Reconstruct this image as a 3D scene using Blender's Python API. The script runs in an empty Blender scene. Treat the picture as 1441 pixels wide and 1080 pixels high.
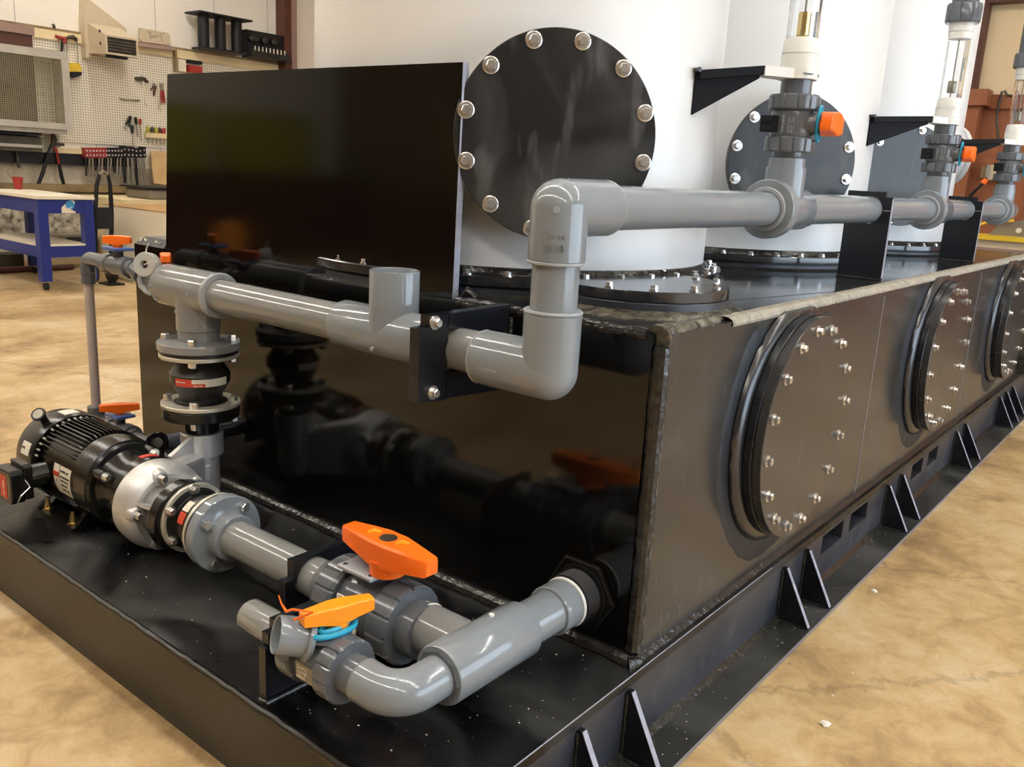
import bpy, bmesh, math, random
from mathutils import Vector, Matrix
random.seed(11)
PI = math.pi
C = bpy.context.scene.collection
sc = bpy.context.scene

# ------------------------------------------------------------------ camera
F_PX, CX, CY = 1231.18, 720.5, 540.0
CAM = Vector((-1.95736, -1.06364, 1.31489))
RIGHT = Vector((0.62873372, -0.77583657, 0.05264526))
DOWN = Vector((-0.14997887, -0.18741432, -0.97076373))
FWD = Vector((0.76302047, 0.60245621, -0.23419279))
cam_d = bpy.data.cameras.new('camera')
cam_d.sensor_width = 36.0
cam_d.sensor_fit = 'HORIZONTAL'
cam_d.lens = F_PX / 1441.0 * 36.0
cam_d.clip_end = 200
cam = bpy.data.objects.new('camera', cam_d)
C.objects.link(cam)
m = Matrix.Identity(4)
for i, v in enumerate((RIGHT, -DOWN, -FWD)):
    for j in range(3):
        m[j][i] = v[j]
for j in range(3):
    m[j][3] = CAM[j]
cam.matrix_world = m
sc.camera = cam


def at(px, py, axis, val):
    """the place in the hall where the sight line of a photo point meets the plane axis = val"""
    r = RIGHT * ((px - CX) / F_PX) + DOWN * ((py - CY) / F_PX) + FWD
    return CAM + r * ((val - CAM[axis]) / r[axis])


# ------------------------------------------------------------------ world, lights, exposure
sc.view_settings.view_transform = 'Standard'
sc.view_settings.look = 'None'
sc.view_settings.gamma = 1.0
sc.view_settings.use_curve_mapping = False
sc.view_settings.exposure = 0.08
w = bpy.data.worlds.new('world')
sc.world = w
w.use_nodes = True
w.node_tree.nodes['Background'].inputs[0].default_value = (0.80, 0.88, 1.0, 1)
w.node_tree.nodes['Background'].inputs[1].default_value = 1.2


def area(name, loc, direction, sx, sy, energy, color):
    l = bpy.data.lights.new(name, 'AREA')
    l.shape = 'RECTANGLE'
    l.size = sx
    l.size_y = sy
    l.energy = energy
    l.color = color
    o = bpy.data.objects.new(name, l)
    C.objects.link(o)
    o.location = loc
    o.rotation_euler = Vector(direction).to_track_quat('-Z', 'Y').to_euler()
    return o


FLOOR = -0.26
CEIL = 5.6
WX0, WX1, WY0, WY1 = -9.0, 10.0, -8.5, 12.0
# daylight entering through the open roll-up door on the right of the hall
area('daylight_through_door', (4.2, WY0 + 0.05, 1.75), (0, 1, -0.03), 11.0, 3.9, 560, (0.68, 0.84, 1.0))

# ------------------------------------------------------------------ materials


def _mat(name):
    mt = bpy.data.materials.new(name)
    mt.use_nodes = True
    nt = mt.node_tree
    return mt, nt, nt.nodes['Principled BSDF']


def N(nt, kind, **kw):
    n = nt.nodes.new(kind)
    for k, v in kw.items():
        setattr(n, k, v)
    return n


def mat(name, col, rough=0.4, metal=0.0, var=0.0, vscale=6.0, stretch=(1, 1, 1), bump=0.0, bscale=40.0,
        rvar=0.0, spec=0.5, col2=None, coat=0.0, detail=4.0):
    mt, nt, b = _mat(name)
    c = (*col, 1)
    b.inputs['Base Color'].default_value = c
    b.inputs['Roughness'].default_value = rough
    b.inputs['Metallic'].default_value = metal
    b.inputs['Specular IOR Level'].default_value = spec
    if coat:
        b.inputs['Coat Weight'].default_value = coat
        b.inputs['Coat Roughness'].default_value = 0.06
    if var or rvar or bump or col2:
        tc = N(nt, 'ShaderNodeTexCoord')
        mp = N(nt, 'ShaderNodeMapping')
        mp.inputs['Scale'].default_value = stretch
        nt.links.new(tc.outputs['Object'], mp.inputs['Vector'])
        no = N(nt, 'ShaderNodeTexNoise')
        no.inputs['Scale'].default_value = vscale
        no.inputs['Detail'].default_value = detail
        nt.links.new(mp.outputs[0], no.inputs['Vector'])
        if var or col2:
            cr = N(nt, 'ShaderNodeValToRGB')
            cr.color_ramp.elements[0].position = 0.32
            cr.color_ramp.elements[1].position = 0.7
            c2 = col2 if col2 else tuple(min(1, x * (1 + var)) for x in col)
            c1 = col if col2 else tuple(x * (1 - var) for x in col)
            cr.color_ramp.elements[0].color = (*c1, 1)
            cr.color_ramp.elements[1].color = (*c2, 1)
            nt.links.new(no.outputs['Fac'], cr.inputs['Fac'])
            nt.links.new(cr.outputs['Color'], b.inputs['Base Color'])
        if rvar:
            mr = N(nt, 'ShaderNodeMapRange')
            mr.inputs['From Min'].default_value = 0.3
            mr.inputs['From Max'].default_value = 0.7
            mr.inputs['To Min'].default_value = max(0.02, rough - rvar)
            mr.inputs['To Max'].default_value = rough + rvar
            nt.links.new(no.outputs['Fac'], mr.inputs['Value'])
            nt.links.new(mr.outputs[0], b.inputs['Roughness'])
        if bump:
            n2 = N(nt, 'ShaderNodeTexNoise')
            n2.inputs['Scale'].default_value = bscale
            n2.inputs['Detail'].default_value = 3
            nt.links.new(mp.outputs[0], n2.inputs['Vector'])
            bp = N(nt, 'ShaderNodeBump')
            bp.inputs['Strength'].default_value = bump
            bp.inputs['Distance'].default_value = 0.01
            nt.links.new(n2.outputs['Fac'], bp.inputs['Height'])
            nt.links.new(bp.outputs[0], b.inputs['Normal'])
    return mt


def floor_mat():
    mt, nt, b = _mat('worn_concrete')
    tc = N(nt, 'ShaderNodeTexCoord')
    n1 = N(nt, 'ShaderNodeTexNoise')
    n1.inputs['Scale'].default_value = 1.3
    n1.inputs['Detail'].default_value = 7
    n1.inputs['Distortion'].default_value = 0.3
    n2 = N(nt, 'ShaderNodeTexNoise')
    n2.inputs['Scale'].default_value = 7.0
    n2.inputs['Detail'].default_value = 8
    n2.inputs['Roughness'].default_value = 0.7
    n2.inputs['Distortion'].default_value = 0.5
    vo = N(nt, 'ShaderNodeTexVoronoi', feature='DISTANCE_TO_EDGE')
    vo.inputs['Scale'].default_value = 0.55
    vo.inputs['Randomness'].default_value = 1.0
    for n in (n1, n2):
        nt.links.new(tc.outputs['Object'], n.inputs['Vector'])
    mixv = N(nt, 'ShaderNodeMix', data_type='VECTOR')
    mixv.inputs[0].default_value = 0.12
    nt.links.new(tc.outputs['Object'], mixv.inputs[4])
    nt.links.new(n2.outputs['Color'], mixv.inputs[5])
    nt.links.new(mixv.outputs[1], vo.inputs['Vector'])
    add = N(nt, 'ShaderNodeMath', operation='MULTIPLY_ADD')
    add.inputs[1].default_value = 0.45
    nt.links.new(n2.outputs['Fac'], add.inputs[0])
    m2 = N(nt, 'ShaderNodeMath', operation='MULTIPLY')
    m2.inputs[1].default_value = 0.55
    nt.links.new(n1.outputs['Fac'], m2.inputs[0])
    nt.links.new(m2.outputs[0], add.inputs[2])
    cr = N(nt, 'ShaderNodeValToRGB')
    e = cr.color_ramp.elements
    e[0].position, e[0].color = 0.36, (0.25, 0.155, 0.07, 1)
    e[1].position, e[1].color = 0.625, (0.64, 0.52, 0.345, 1)
    x = e.new(0.455)
    x.color = (0.43, 0.285, 0.135, 1)
    x = e.new(0.515)
    x.color = (0.53, 0.37, 0.185, 1)
    nt.links.new(add.outputs[0], cr.inputs['Fac'])
    crk = N(nt, 'ShaderNodeMapRange')
    crk.inputs['From Max'].default_value = 0.006
    crk.inputs['To Min'].default_value = 0.72
    crk.inputs['To Max'].default_value = 1.0
    nt.links.new(vo.outputs['Distance'], crk.inputs['Value'])
    mu = N(nt, 'ShaderNodeVectorMath', operation='SCALE')
    nt.links.new(cr.outputs['Color'], mu.inputs[0])
    nt.links.new(crk.outputs[0], mu.inputs['Scale'])
    nt.links.new(mu.outputs[0], b.inputs['Base Color'])
    mr = N(nt, 'ShaderNodeMapRange')
    mr.inputs['To Min'].default_value = 0.28
    mr.inputs['To Max'].default_value = 0.62
    nt.links.new(n2.outputs['Fac'], mr.inputs['Value'])
    nt.links.new(mr.outputs[0], b.inputs['Roughness'])
    return mt


def hdpe(name, base, rough, streak=(1, 1, 1), sscale=20.0, haze=0.03, smear=0.0, bump=0.0, amount=0.5, spec=0.5, tilt=0.0):
    """black polyethylene sheet with pale rubbed streaks and smears of its own"""
    mt, nt, b = _mat(name)
    tc = N(nt, 'ShaderNodeTexCoord')
    mp = N(nt, 'ShaderNodeMapping')
    mp.inputs['Rotation'].default_value = (0, tilt, 0)
    mp.inputs['Scale'].default_value = streak
    nt.links.new(tc.outputs['Object'], mp.inputs['Vector'])
    n1 = N(nt, 'ShaderNodeTexNoise')
    n1.inputs['Scale'].default_value = sscale
    n1.inputs['Detail'].default_value = 5
    nt.links.new(mp.outputs[0], n1.inputs['Vector'])
    n2 = N(nt, 'ShaderNodeTexNoise')
    n2.inputs['Scale'].default_value = 2.3
    n2.inputs['Detail'].default_value = 6
    n2.inputs['Distortion'].default_value = 1.0
    nt.links.new(tc.outputs['Object'], n2.inputs['Vector'])
    r1 = N(nt, 'ShaderNodeMapRange')
    r1.inputs['From Min'].default_value = 0.58
    r1.inputs['From Max'].default_value = 0.82
    nt.links.new(n1.outputs['Fac'], r1.inputs['Value'])
    r2 = N(nt, 'ShaderNodeMapRange')
    r2.inputs['From Min'].default_value = 0.45
    r2.inputs['From Max'].default_value = 0.75
    r2.inputs['To Max'].default_value = smear
    nt.links.new(n2.outputs['Fac'], r2.inputs['Value'])
    a = N(nt, 'ShaderNodeMath', operation='MULTIPLY_ADD', use_clamp=True)
    a.inputs[1].default_value = amount
    nt.links.new(r1.outputs[0], a.inputs[0])
    nt.links.new(r2.outputs[0], a.inputs[2])
    mx = N(nt, 'ShaderNodeMix', data_type='RGBA')
    mx.inputs[6].default_value = (*base, 1)
    mx.inputs[7].default_value = (haze, haze, haze * 0.98, 1)
    nt.links.new(a.outputs[0], mx.inputs[0])
    nt.links.new(mx.outputs[2], b.inputs['Base Color'])
    b.inputs['Specular IOR Level'].default_value = spec
    r3 = N(nt, 'ShaderNodeMapRange')
    r3.inputs['To Min'].default_value = rough
    r3.inputs['To Max'].default_value = min(1, rough + 0.25)
    nt.links.new(a.outputs[0], r3.inputs['Value'])
    nt.links.new(r3.outputs[0], b.inputs['Roughness'])
    if bump:
        bp = N(nt, 'ShaderNodeBump')
        bp.inputs['Strength'].default_value = bump
        bp.inputs['Distance'].default_value = 0.004
        nt.links.new(n2.outputs['Fac'], bp.inputs['Height'])
        nt.links.new(bp.outputs[0], b.inputs['Normal'])
    return mt


def dots_mat(name, base, dot, pitch, rad, rough=0.6, metal=0.0, alpha_holes=False, axes=(0, 2), metric='E'):
    """sheet with a regular grid of drilled holes"""
    mt, nt, b = _mat(name)
    tc = N(nt, 'ShaderNodeTexCoord')
    sp = N(nt, 'ShaderNodeSeparateXYZ')
    nt.links.new(tc.outputs['Object'], sp.inputs[0])
    ds = []
    for ax in axes:
        mo = N(nt, 'ShaderNodeMath', operation='PINGPONG')
        mo.inputs[1].default_value = pitch / 2
        nt.links.new(sp.outputs[ax], mo.inputs[0])
        ds.append(mo)
    if metric == 'E':
        cb = N(nt, 'ShaderNodeCombineXYZ')
        nt.links.new(ds[0].outputs[0], cb.inputs[0])
        nt.links.new(ds[1].outputs[0], cb.inputs[1])
        ln = N(nt, 'ShaderNodeVectorMath', operation='LENGTH')
        nt.links.new(cb.outputs[0], ln.inputs[0])
        out = ln.outputs['Value']
        lt = N(nt, 'ShaderNodeMath', operation='LESS_THAN')
    else:
        mxn = N(nt, 'ShaderNodeMath', operation='MAXIMUM')
        nt.links.new(ds[0].outputs[0], mxn.inputs[0])
        nt.links.new(ds[1].outputs[0], mxn.inputs[1])
        out = mxn.outputs[0]
        lt = N(nt, 'ShaderNodeMath', operation='LESS_THAN')
    lt.inputs[1].default_value = rad
    nt.links.new(out, lt.inputs[0])
    b.inputs['Roughness'].default_value = rough
    b.inputs['Metallic'].default_value = metal
    if alpha_holes:
        b.inputs['Base Color'].default_value = (*base, 1)
        inv = N(nt, 'ShaderNodeMath', operation='SUBTRACT')
        inv.inputs[0].default_value = 1.0
        nt.links.new(lt.outputs[0], inv.inputs[1])
        nt.links.new(inv.outputs[0], b.inputs['Alpha'])
    else:
        mx = N(nt, 'ShaderNodeMix', data_type='RGBA')
        mx.inputs[6].default_value = (*base, 1)
        mx.inputs[7].default_value = (*dot, 1)
        nt.links.new(lt.outputs[0], mx.inputs[0])
        nt.links.new(mx.outputs[2], b.inputs['Base Color'])
    return mt


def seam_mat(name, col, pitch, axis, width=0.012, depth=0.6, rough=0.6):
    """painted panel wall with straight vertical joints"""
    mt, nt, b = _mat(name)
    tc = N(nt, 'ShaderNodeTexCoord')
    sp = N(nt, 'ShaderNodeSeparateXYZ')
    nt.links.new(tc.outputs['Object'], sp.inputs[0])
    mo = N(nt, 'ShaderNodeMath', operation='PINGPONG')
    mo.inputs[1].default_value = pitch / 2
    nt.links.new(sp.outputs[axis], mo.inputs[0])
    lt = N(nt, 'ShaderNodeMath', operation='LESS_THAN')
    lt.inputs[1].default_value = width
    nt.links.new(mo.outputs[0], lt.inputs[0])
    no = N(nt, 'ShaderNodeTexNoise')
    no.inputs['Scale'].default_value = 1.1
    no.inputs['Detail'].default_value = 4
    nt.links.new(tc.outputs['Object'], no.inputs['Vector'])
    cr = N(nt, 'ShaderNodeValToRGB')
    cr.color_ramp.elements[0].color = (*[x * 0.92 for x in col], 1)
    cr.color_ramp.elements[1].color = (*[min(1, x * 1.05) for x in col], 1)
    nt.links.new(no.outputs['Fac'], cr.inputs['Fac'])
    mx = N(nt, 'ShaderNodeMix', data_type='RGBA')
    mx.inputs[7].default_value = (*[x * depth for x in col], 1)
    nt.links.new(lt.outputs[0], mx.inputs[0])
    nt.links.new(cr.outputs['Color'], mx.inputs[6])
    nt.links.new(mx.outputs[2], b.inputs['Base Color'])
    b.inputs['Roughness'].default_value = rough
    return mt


def emit_mat(name, col, strength):
    mt, nt, b = _mat(name)
    b.inputs['Base Color'].default_value = (*col, 1)
    b.inputs['Emission Color'].default_value = (*col, 1)
    b.inputs['Emission Strength'].default_value = strength
    return mt


def clear_mat(name):
    mt, nt, b = _mat(name)
    b.inputs['Base Color'].default_value = (0.97, 0.98, 0.98, 1)
    b.inputs['Roughness'].default_value = 0.02
    b.inputs['IOR'].default_value = 1.25
    b.inputs['Transmission Weight'].default_value = 1.0
    return mt


M = {}
M['floor'] = floor_mat()
M['black'] = hdpe('black_sheet_gloss', (0.004, 0.0037, 0.0033), 0.085, streak=(30, 0.8, 30), sscale=3.0, haze=0.012, amount=0.12, spec=0.42)
M['black_side'] = hdpe('black_sheet_rubbed', (0.034, 0.033, 0.033), 0.20, streak=(16, 1, 0.8), sscale=7.0, haze=0.11, smear=0.3, amount=0.32, tilt=0.30)
M['black_top'] = hdpe('black_sheet_top', (0.016, 0.018, 0.022), 0.11, streak=(1, 5, 1), sscale=4.0, haze=0.07, smear=0.25, amount=0.4, spec=0.85)
M['black_deck'] = hdpe('black_sheet_deck', (0.004, 0.004, 0.0045), 0.27, streak=(3, 1.5, 1), sscale=3.0, haze=0.055, smear=0.9, amount=0.1, spec=0.3)
M['black_beam'] = hdpe('black_sheet_beam', (0.026, 0.029, 0.040), 0.33, streak=(4, 1, 2), sscale=5.0, haze=0.11, smear=0.4, amount=0.5, tilt=0.5)
M['black_skirt'] = hdpe('black_sheet_skirt', (0.016, 0.014, 0.010), 0.36, streak=(1, 1, 3), sscale=3.0, haze=0.06, smear=0.4, amount=0.3)
M['black_flange'] = hdpe('black_sheet_flange', (0.022, 0.023, 0.022), 0.34, streak=(6, 1.0, 1), sscale=3.0, haze=0.11, smear=0.7, amount=0.4)
M['black_cover'] = hdpe('black_sheet_cover', (0.010, 0.010, 0.010), 0.30, streak=(3.5, 3.5, 0.8), sscale=4.0, haze=0.15, smear=0.35, amount=0.7, tilt=0.2)
M['black_plate'] = hdpe('black_sheet_plate', (0.007, 0.008, 0.012), 0.25, sscale=6.0, haze=0.03, smear=0.2, amount=0.3)
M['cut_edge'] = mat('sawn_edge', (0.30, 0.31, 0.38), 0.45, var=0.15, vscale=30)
M['weld'] = mat('extruded_weld', (0.022, 0.020, 0.017), 0.22, var=0.4, vscale=30, bump=0.5, bscale=45)
M['weld_sheen'] = mat('pale_weld_sheen', (0.38, 0.35, 0.29), 0.38, var=0.35, vscale=18, stretch=(5, 1, 1), bump=0.6, bscale=30)  # black shining weld; the light it reflects is put into a pale colour
M['weld_mid'] = mat('rough_weld', (0.10, 0.09, 0.065), 0.25, var=0.6, vscale=25, bump=0.9, bscale=35)
M['weld_gloss'] = mat('smooth_weld', (0.016, 0.017, 0.021), 0.24, spec=0.8)
M['dull_blue'] = mat('dressed_plastic', (0.007, 0.009, 0.014), 0.5, var=0.6, vscale=14, stretch=(3, 1, 1))
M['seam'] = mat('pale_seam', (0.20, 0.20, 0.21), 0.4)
M['pvc'] = mat('grey_pvc', (0.225, 0.25, 0.275), 0.11, var=0.04, vscale=5, spec=0.55)
M['pvc_warm_lit'] = mat('grey_pvc_warm_lit', (0.235, 0.24, 0.237), 0.12, var=0.04, vscale=5, spec=0.55)  # same grey plastic, with the warm light on the lower pipes tinted in
M['pvc_edge'] = mat('grey_pvc_edge', (0.33, 0.35, 0.37), 0.35)
M['cap_grey'] = mat('pale_cap', (0.46, 0.455, 0.42), 0.4)
M['pvc_inside'] = mat('grey_pvc_inside', (0.16, 0.165, 0.16), 0.4)
M['pvc_dark'] = mat('dark_grey_cpvc', (0.115, 0.125, 0.14), 0.15, var=0.06, vscale=8)
M['pvc_slim'] = mat('grey_pvc_slim', (0.50, 0.44, 0.415), 0.4)
M['rubber'] = mat('black_rubber', (0.014, 0.013, 0.012), 0.38)
M['black_cast'] = mat('black_paint', (0.008, 0.0075, 0.007), 0.22, bump=0.05, bscale=60)
M['black_satin'] = mat('black_satin', (0.008, 0.008, 0.009), 0.45, spec=0.35)
M['black_matte'] = mat('black_matte', (0.005, 0.005, 0.006), 0.6, spec=0.12)
M['alu'] = mat('cast_aluminium', (0.66, 0.66, 0.65), 0.38, metal=0.6, var=0.06, vscale=20, bump=0.12, bscale=220)
M['steel'] = mat('stainless', (0.74, 0.73, 0.71), 0.24, metal=0.88, var=0.1, vscale=60)
M['steel_pale'] = mat('zinc_ring', (0.62, 0.59, 0.50), 0.38, metal=0.55)
M['brass'] = mat('brass_stud', (0.75, 0.58, 0.28), 0.3, metal=1.0)
M['orange'] = mat('orange_plastic', (1.0, 0.165, 0.008), 0.34)
M['orange_light'] = mat('light_orange_plastic', (1.0, 0.33, 0.012), 0.34)
M['teal'] = mat('teal_plastic', (0.02, 0.35, 0.55), 0.35)
M['blue_plate'] = mat('blue_plate', (0.06, 0.13, 0.36), 0.35)
M['vessel'] = mat('white_polypropylene', (0.75, 0.75, 0.745), 0.30, var=0.015, vscale=1.5)
M['white'] = mat('white_plastic', (0.76, 0.75, 0.70), 0.35)
M['clear'] = clear_mat('clear_acrylic')
M['paper'] = mat('paper_label', (0.72, 0.68, 0.58), 0.6)
M['red_label'] = mat('red_label', (0.62, 0.06, 0.03), 0.5)
M['ink'] = mat('ink', (0.02, 0.02, 0.02), 0.6)
M['wall'] = seam_mat('wall_panels', (0.86, 0.80, 0.70), 1.0, 0, width=0.008)
M['wall_r'] = seam_mat('wall_panels_right', (0.74, 0.58, 0.36), 0.62, 1, width=0.006, depth=0.75)
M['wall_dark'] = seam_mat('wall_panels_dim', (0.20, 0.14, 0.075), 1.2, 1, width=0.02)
M['ceiling'] = mat('ceiling_white', (0.70, 0.64, 0.54), 0.8)
M['brown'] = mat('brown_paint', (0.085, 0.024, 0.012), 0.5, var=0.1)
M['wainscot'] = mat('redbrown_metal', (0.27, 0.085, 0.030), 0.5, var=0.12, vscale=3, stretch=(1, 3, 0.3))
M['brown_edge'] = mat('brown_edge', (0.30, 0.19, 0.16), 0.5)
M['pegboard'] = dots_mat('pegboard', (0.86, 0.80, 0.66), (0.22, 0.17, 0.10), 0.036, 0.0085)
M['wood'] = mat('pale_timber', (0.76, 0.62, 0.36), 0.6, var=0.1, vscale=3, stretch=(0.5, 4, 4))
M['wood_dark'] = mat('old_timber', (0.26, 0.18, 0.08), 0.6, var=0.3, vscale=3)
M['ply'] = mat('plywood', (0.60, 0.40, 0.19), 0.6, var=0.1, vscale=3)
M['galv'] = mat('galvanised', (0.50, 0.47, 0.40), 0.45, metal=0.4, var=0.1)
M['mesh'] = dots_mat('wire_mesh', (0.34, 0.30, 0.19), (0, 0, 0), 0.026, 0.0102, rough=0.5, metal=0.3, alpha_holes=True, metric='M')
M['shelf_dark'] = mat('dark_clutter', (0.06, 0.05, 0.03), 0.5, var=0.6, vscale=4)
M['blue_cart'] = mat('blue_paint', (0.012, 0.028, 0.22), 0.35)
M['top_white'] = mat('cart_top', (0.78, 0.72, 0.58), 0.45)
M['card_white'] = mat('white_cardboard', (0.74, 0.67, 0.52), 0.7)
M['card'] = mat('brown_cardboard', (0.46, 0.28, 0.12), 0.75)
M['red'] = mat('red_paint', (0.34, 0.028, 0.018), 0.4)
M['yellow'] = mat('yellow_paint', (0.72, 0.48, 0.03), 0.4)
M['green'] = mat('green_plastic', (0.42, 0.40, 0.04), 0.5)
M['tool_grey'] = mat('tool_steel', (0.28, 0.25, 0.20), 0.4, metal=0.5)
M['heater'] = mat('heater_enamel', (0.58, 0.48, 0.33), 0.5)
M['slab'] = mat('stained_white_panel', (0.62, 0.56, 0.44), 0.6, col2=(0.30, 0.26, 0.19), vscale=3.0, detail=8)
M['speck'] = mat('speckled_panel', (0.70, 0.65, 0.53), 0.6, col2=(0.12, 0.10, 0.07), vscale=14.0, detail=8)
M['lamp'] = emit_mat('lamp_tube', (1.0, 0.965, 0.91), 14.0)
M['sky_blue'] = mat('sticker_blue', (0.05, 0.30, 0.62), 0.4)
M['debris'] = mat('white_scrap', (0.80, 0.76, 0.70), 0.6)
M['outside'] = mat('pale_apron', (0.55, 0.53, 0.50), 0.8)

# ------------------------------------------------------------------ builders
SHARP = math.radians(32)


def axes(d):
    z = Vector(d).normalized()
    t = Vector((0, 0, 1)) if abs(z.z) < 0.92 else Vector((1, 0, 0))
    x = t.cross(z).normalized()
    return x, z.cross(x), z


class MB:
    def __init__(self):
        self.bm = bmesh.new()

    def face(self, vs):
        try:
            return self.bm.faces.new(vs)
        except ValueError:
            return None

    def box(self, lo, hi, mtx=None):
        v = []
        for z in (lo[2], hi[2]):
            for x, y in ((lo[0], lo[1]), (hi[0], lo[1]), (hi[0], hi[1]), (lo[0], hi[1])):
                p = Vector((x, y, z))
                v.append(self.bm.verts.new(mtx @ p if mtx else p))
        for f in ((3, 2, 1, 0), (4, 5, 6, 7), (0, 1, 5, 4), (1, 2, 6, 5), (2, 3, 7, 6), (3, 0, 4, 7)):
            self.face([v[i] for i in f])
        return self

    def prism(self, pts, vec):
        a = [self.bm.verts.new(Vector(p)) for p in pts]
        b = [self.bm.verts.new(Vector(p) + Vector(vec)) for p in pts]
        n = len(pts)
        self.face(a[::-1])
        self.face(b)
        for i in range(n):
            j = (i + 1) % n
            self.face([a[i], a[j], b[j], b[i]])
        return self

    def lathe(self, o, d, prof, n=48, rib=None):
        """prof: list of (height, radius) along d, closed on the axis at both ends unless open"""
        x, y, z = axes(d)
        o = Vector(o)
        rings = []
        for h, r in prof:
            if r < 1e-6:
                rings.append([self.bm.verts.new(o + z * h)])
            else:
                ring = []
                for i in range(n):
                    a = 2 * PI * i / n
                    rr = r * (rib(i) if rib else 1)
                    ring.append(self.bm.verts.new(o + z * h + (x * math.cos(a) + y * math.sin(a)) * rr))
                rings.append(ring)
        for a, b in zip(rings, rings[1:]):
            if len(a) == 1 and len(b) == 1:
                continue
            for i in range(n):
                j = (i + 1) % n
                if len(a) == 1:
                    self.face([a[0], b[i], b[j]])
                elif len(b) == 1:
                    self.face([a[i], a[j], b[0]])
                else:
                    self.face([a[i], a[j], b[j], b[i]])
        return self

    def cyl(self, p0, p1, r0, r1=None, n=40, rib=None):
        d = Vector(p1) - Vector(p0)
        r1 = r0 if r1 is None else r1
        return self.lathe(p0, d, [(0, 0), (0, r0), (d.length, r1), (d.length, 0)], n, rib)

    def ring(self, p0, p1, ro, ri, n=48, ch=0.0):
        d = Vector(p1) - Vector(p0)
        L = d.length
        c = ch
        pr = [(0, ri), (0, ro - c), (c, ro), (L - c, ro), (L, ro - c), (L, ri), (0, ri)]
        return self.lathe(p0, d, pr, n)

    def tube(self, pts, r, n=20, closed=False, caps=True):
        pts = [Vector(p) for p in pts]
        k = len(pts)
        rs = r if isinstance(r, (list, tuple)) else [r] * k
        t0 = (pts[1] - pts[0]).normalized()
        x, y, _ = axes(t0)
        rings = []
        for i, p in enumerate(pts):
            if closed:
                t = (pts[(i + 1) % k] - pts[i - 1]).normalized()
            else:
                t = (pts[min(i + 1, k - 1)] - pts[max(i - 1, 0)]).normalized()
            x = (x - t * x.dot(t)).normalized()
            y = t.cross(x)
            rings.append([self.bm.verts.new(p + (x * math.cos(2 * PI * j / n) + y * math.sin(2 * PI * j / n)) * rs[i]) for j in range(n)])
        m = k if closed else k - 1
        for i in range(m):
            a, b = rings[i], rings[(i + 1) % k]
            for j in range(n):
                l = (j + 1) % n
                self.face([a[j], a[l], b[l], b[j]])
        if caps and not closed:
            self.face(rings[0][::-1])
            self.face(rings[-1])
        return self

    def hexa(self, p0, p1, r):
        return self.cyl(p0, p1, r, n=6)


ORG = {}


def props(o, label=None, cat=None, group=None, kind=None):
    if label:
        o['label'] = label
    if cat:
        o['category'] = cat
    if group:
        o['group'] = group
    if kind:
        o['kind'] = kind
    return o


def thing(name, label, cat, loc, group=None):
    o = bpy.data.objects.new(name, None)
    o.empty_display_size = 0.1
    C.objects.link(o)
    o.location = loc
    ORG[o.name] = Vector(loc)
    return props(o, label, cat, group)


def emit(name, mb, material, parent=None, label=None, smooth=True, bevel=0.0):
    bm = mb.bm
    bmesh.ops.recalc_face_normals(bm, faces=bm.faces)
    me = bpy.data.meshes.new(name)
    if parent is not None:
        org = ORG[parent.name]
    else:
        vs = [v.co for v in bm.verts]
        lo = [min(v[i] for v in vs) for i in range(3)]
        hi = [max(v[i] for v in vs) for i in range(3)]
        org = Vector(((lo[0] + hi[0]) / 2, (lo[1] + hi[1]) / 2, lo[2]))
    for v in bm.verts:
        v.co -= org
    bm.to_mesh(me)
    bm.free()
    me.materials.append(material)
    if smooth:
        me.polygons.foreach_set('use_smooth', [True] * len(me.polygons))
        me.set_sharp_from_angle(angle=SHARP)
    o = bpy.data.objects.new(name, me)
    C.objects.link(o)
    if parent is not None:
        o.parent = parent
    else:
        o.location = org
    ORG[o.name] = org
    if bevel:
        bv = o.modifiers.new('bevel', 'BEVEL')
        bv.width = bevel
        bv.segments = 2
        bv.limit_method = 'ANGLE'
    if label:
        o['label'] = label
    return o


def struct(name, mb, material, smooth=True):
    o = emit(name, mb, material, smooth=smooth)
    o['kind'] = 'structure'
    return o


def copy_tree(o, delta, parent=None, label=None):
    c = o.copy()
    C.objects.link(c)
    if parent is not None:
        c.parent = parent
        c.matrix_parent_inverse = o.matrix_parent_inverse.copy()
    else:
        c.location = o.location + Vector(delta)
    ORG[c.name] = ORG[o.name] + Vector(delta)
    if label:
        c['label'] = label
    for ch in list(o.children):
        copy_tree(ch, delta, c)
    return c


def bolt_mesh(name, r_hex, h, r_w, mt, stud=0.0):
    mb = MB()
    if r_w:
        mb.cyl((0, 0, 0), (0, 0, 0.004), r_w, n=24)
    z0 = 0.004 if r_w else 0
    mb.lathe((0, 0, 0), (0, 0, 1), [(z0, 0), (z0, r_hex), (z0 + h * 0.85, r_hex), (z0 + h, r_hex * 0.86), (z0 + h, 0)], 6)
    if stud:
        mb.cyl((0, 0, z0 + h), (0, 0, z0 + h + stud), r_hex * 0.55, n=12)
    bm = mb.bm
    bmesh.ops.recalc_face_normals(bm, faces=bm.faces)
    me = bpy.data.meshes.new(name)
    bm.to_mesh(me)
    bm.free()
    me.materials.append(mt)
    return me


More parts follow.
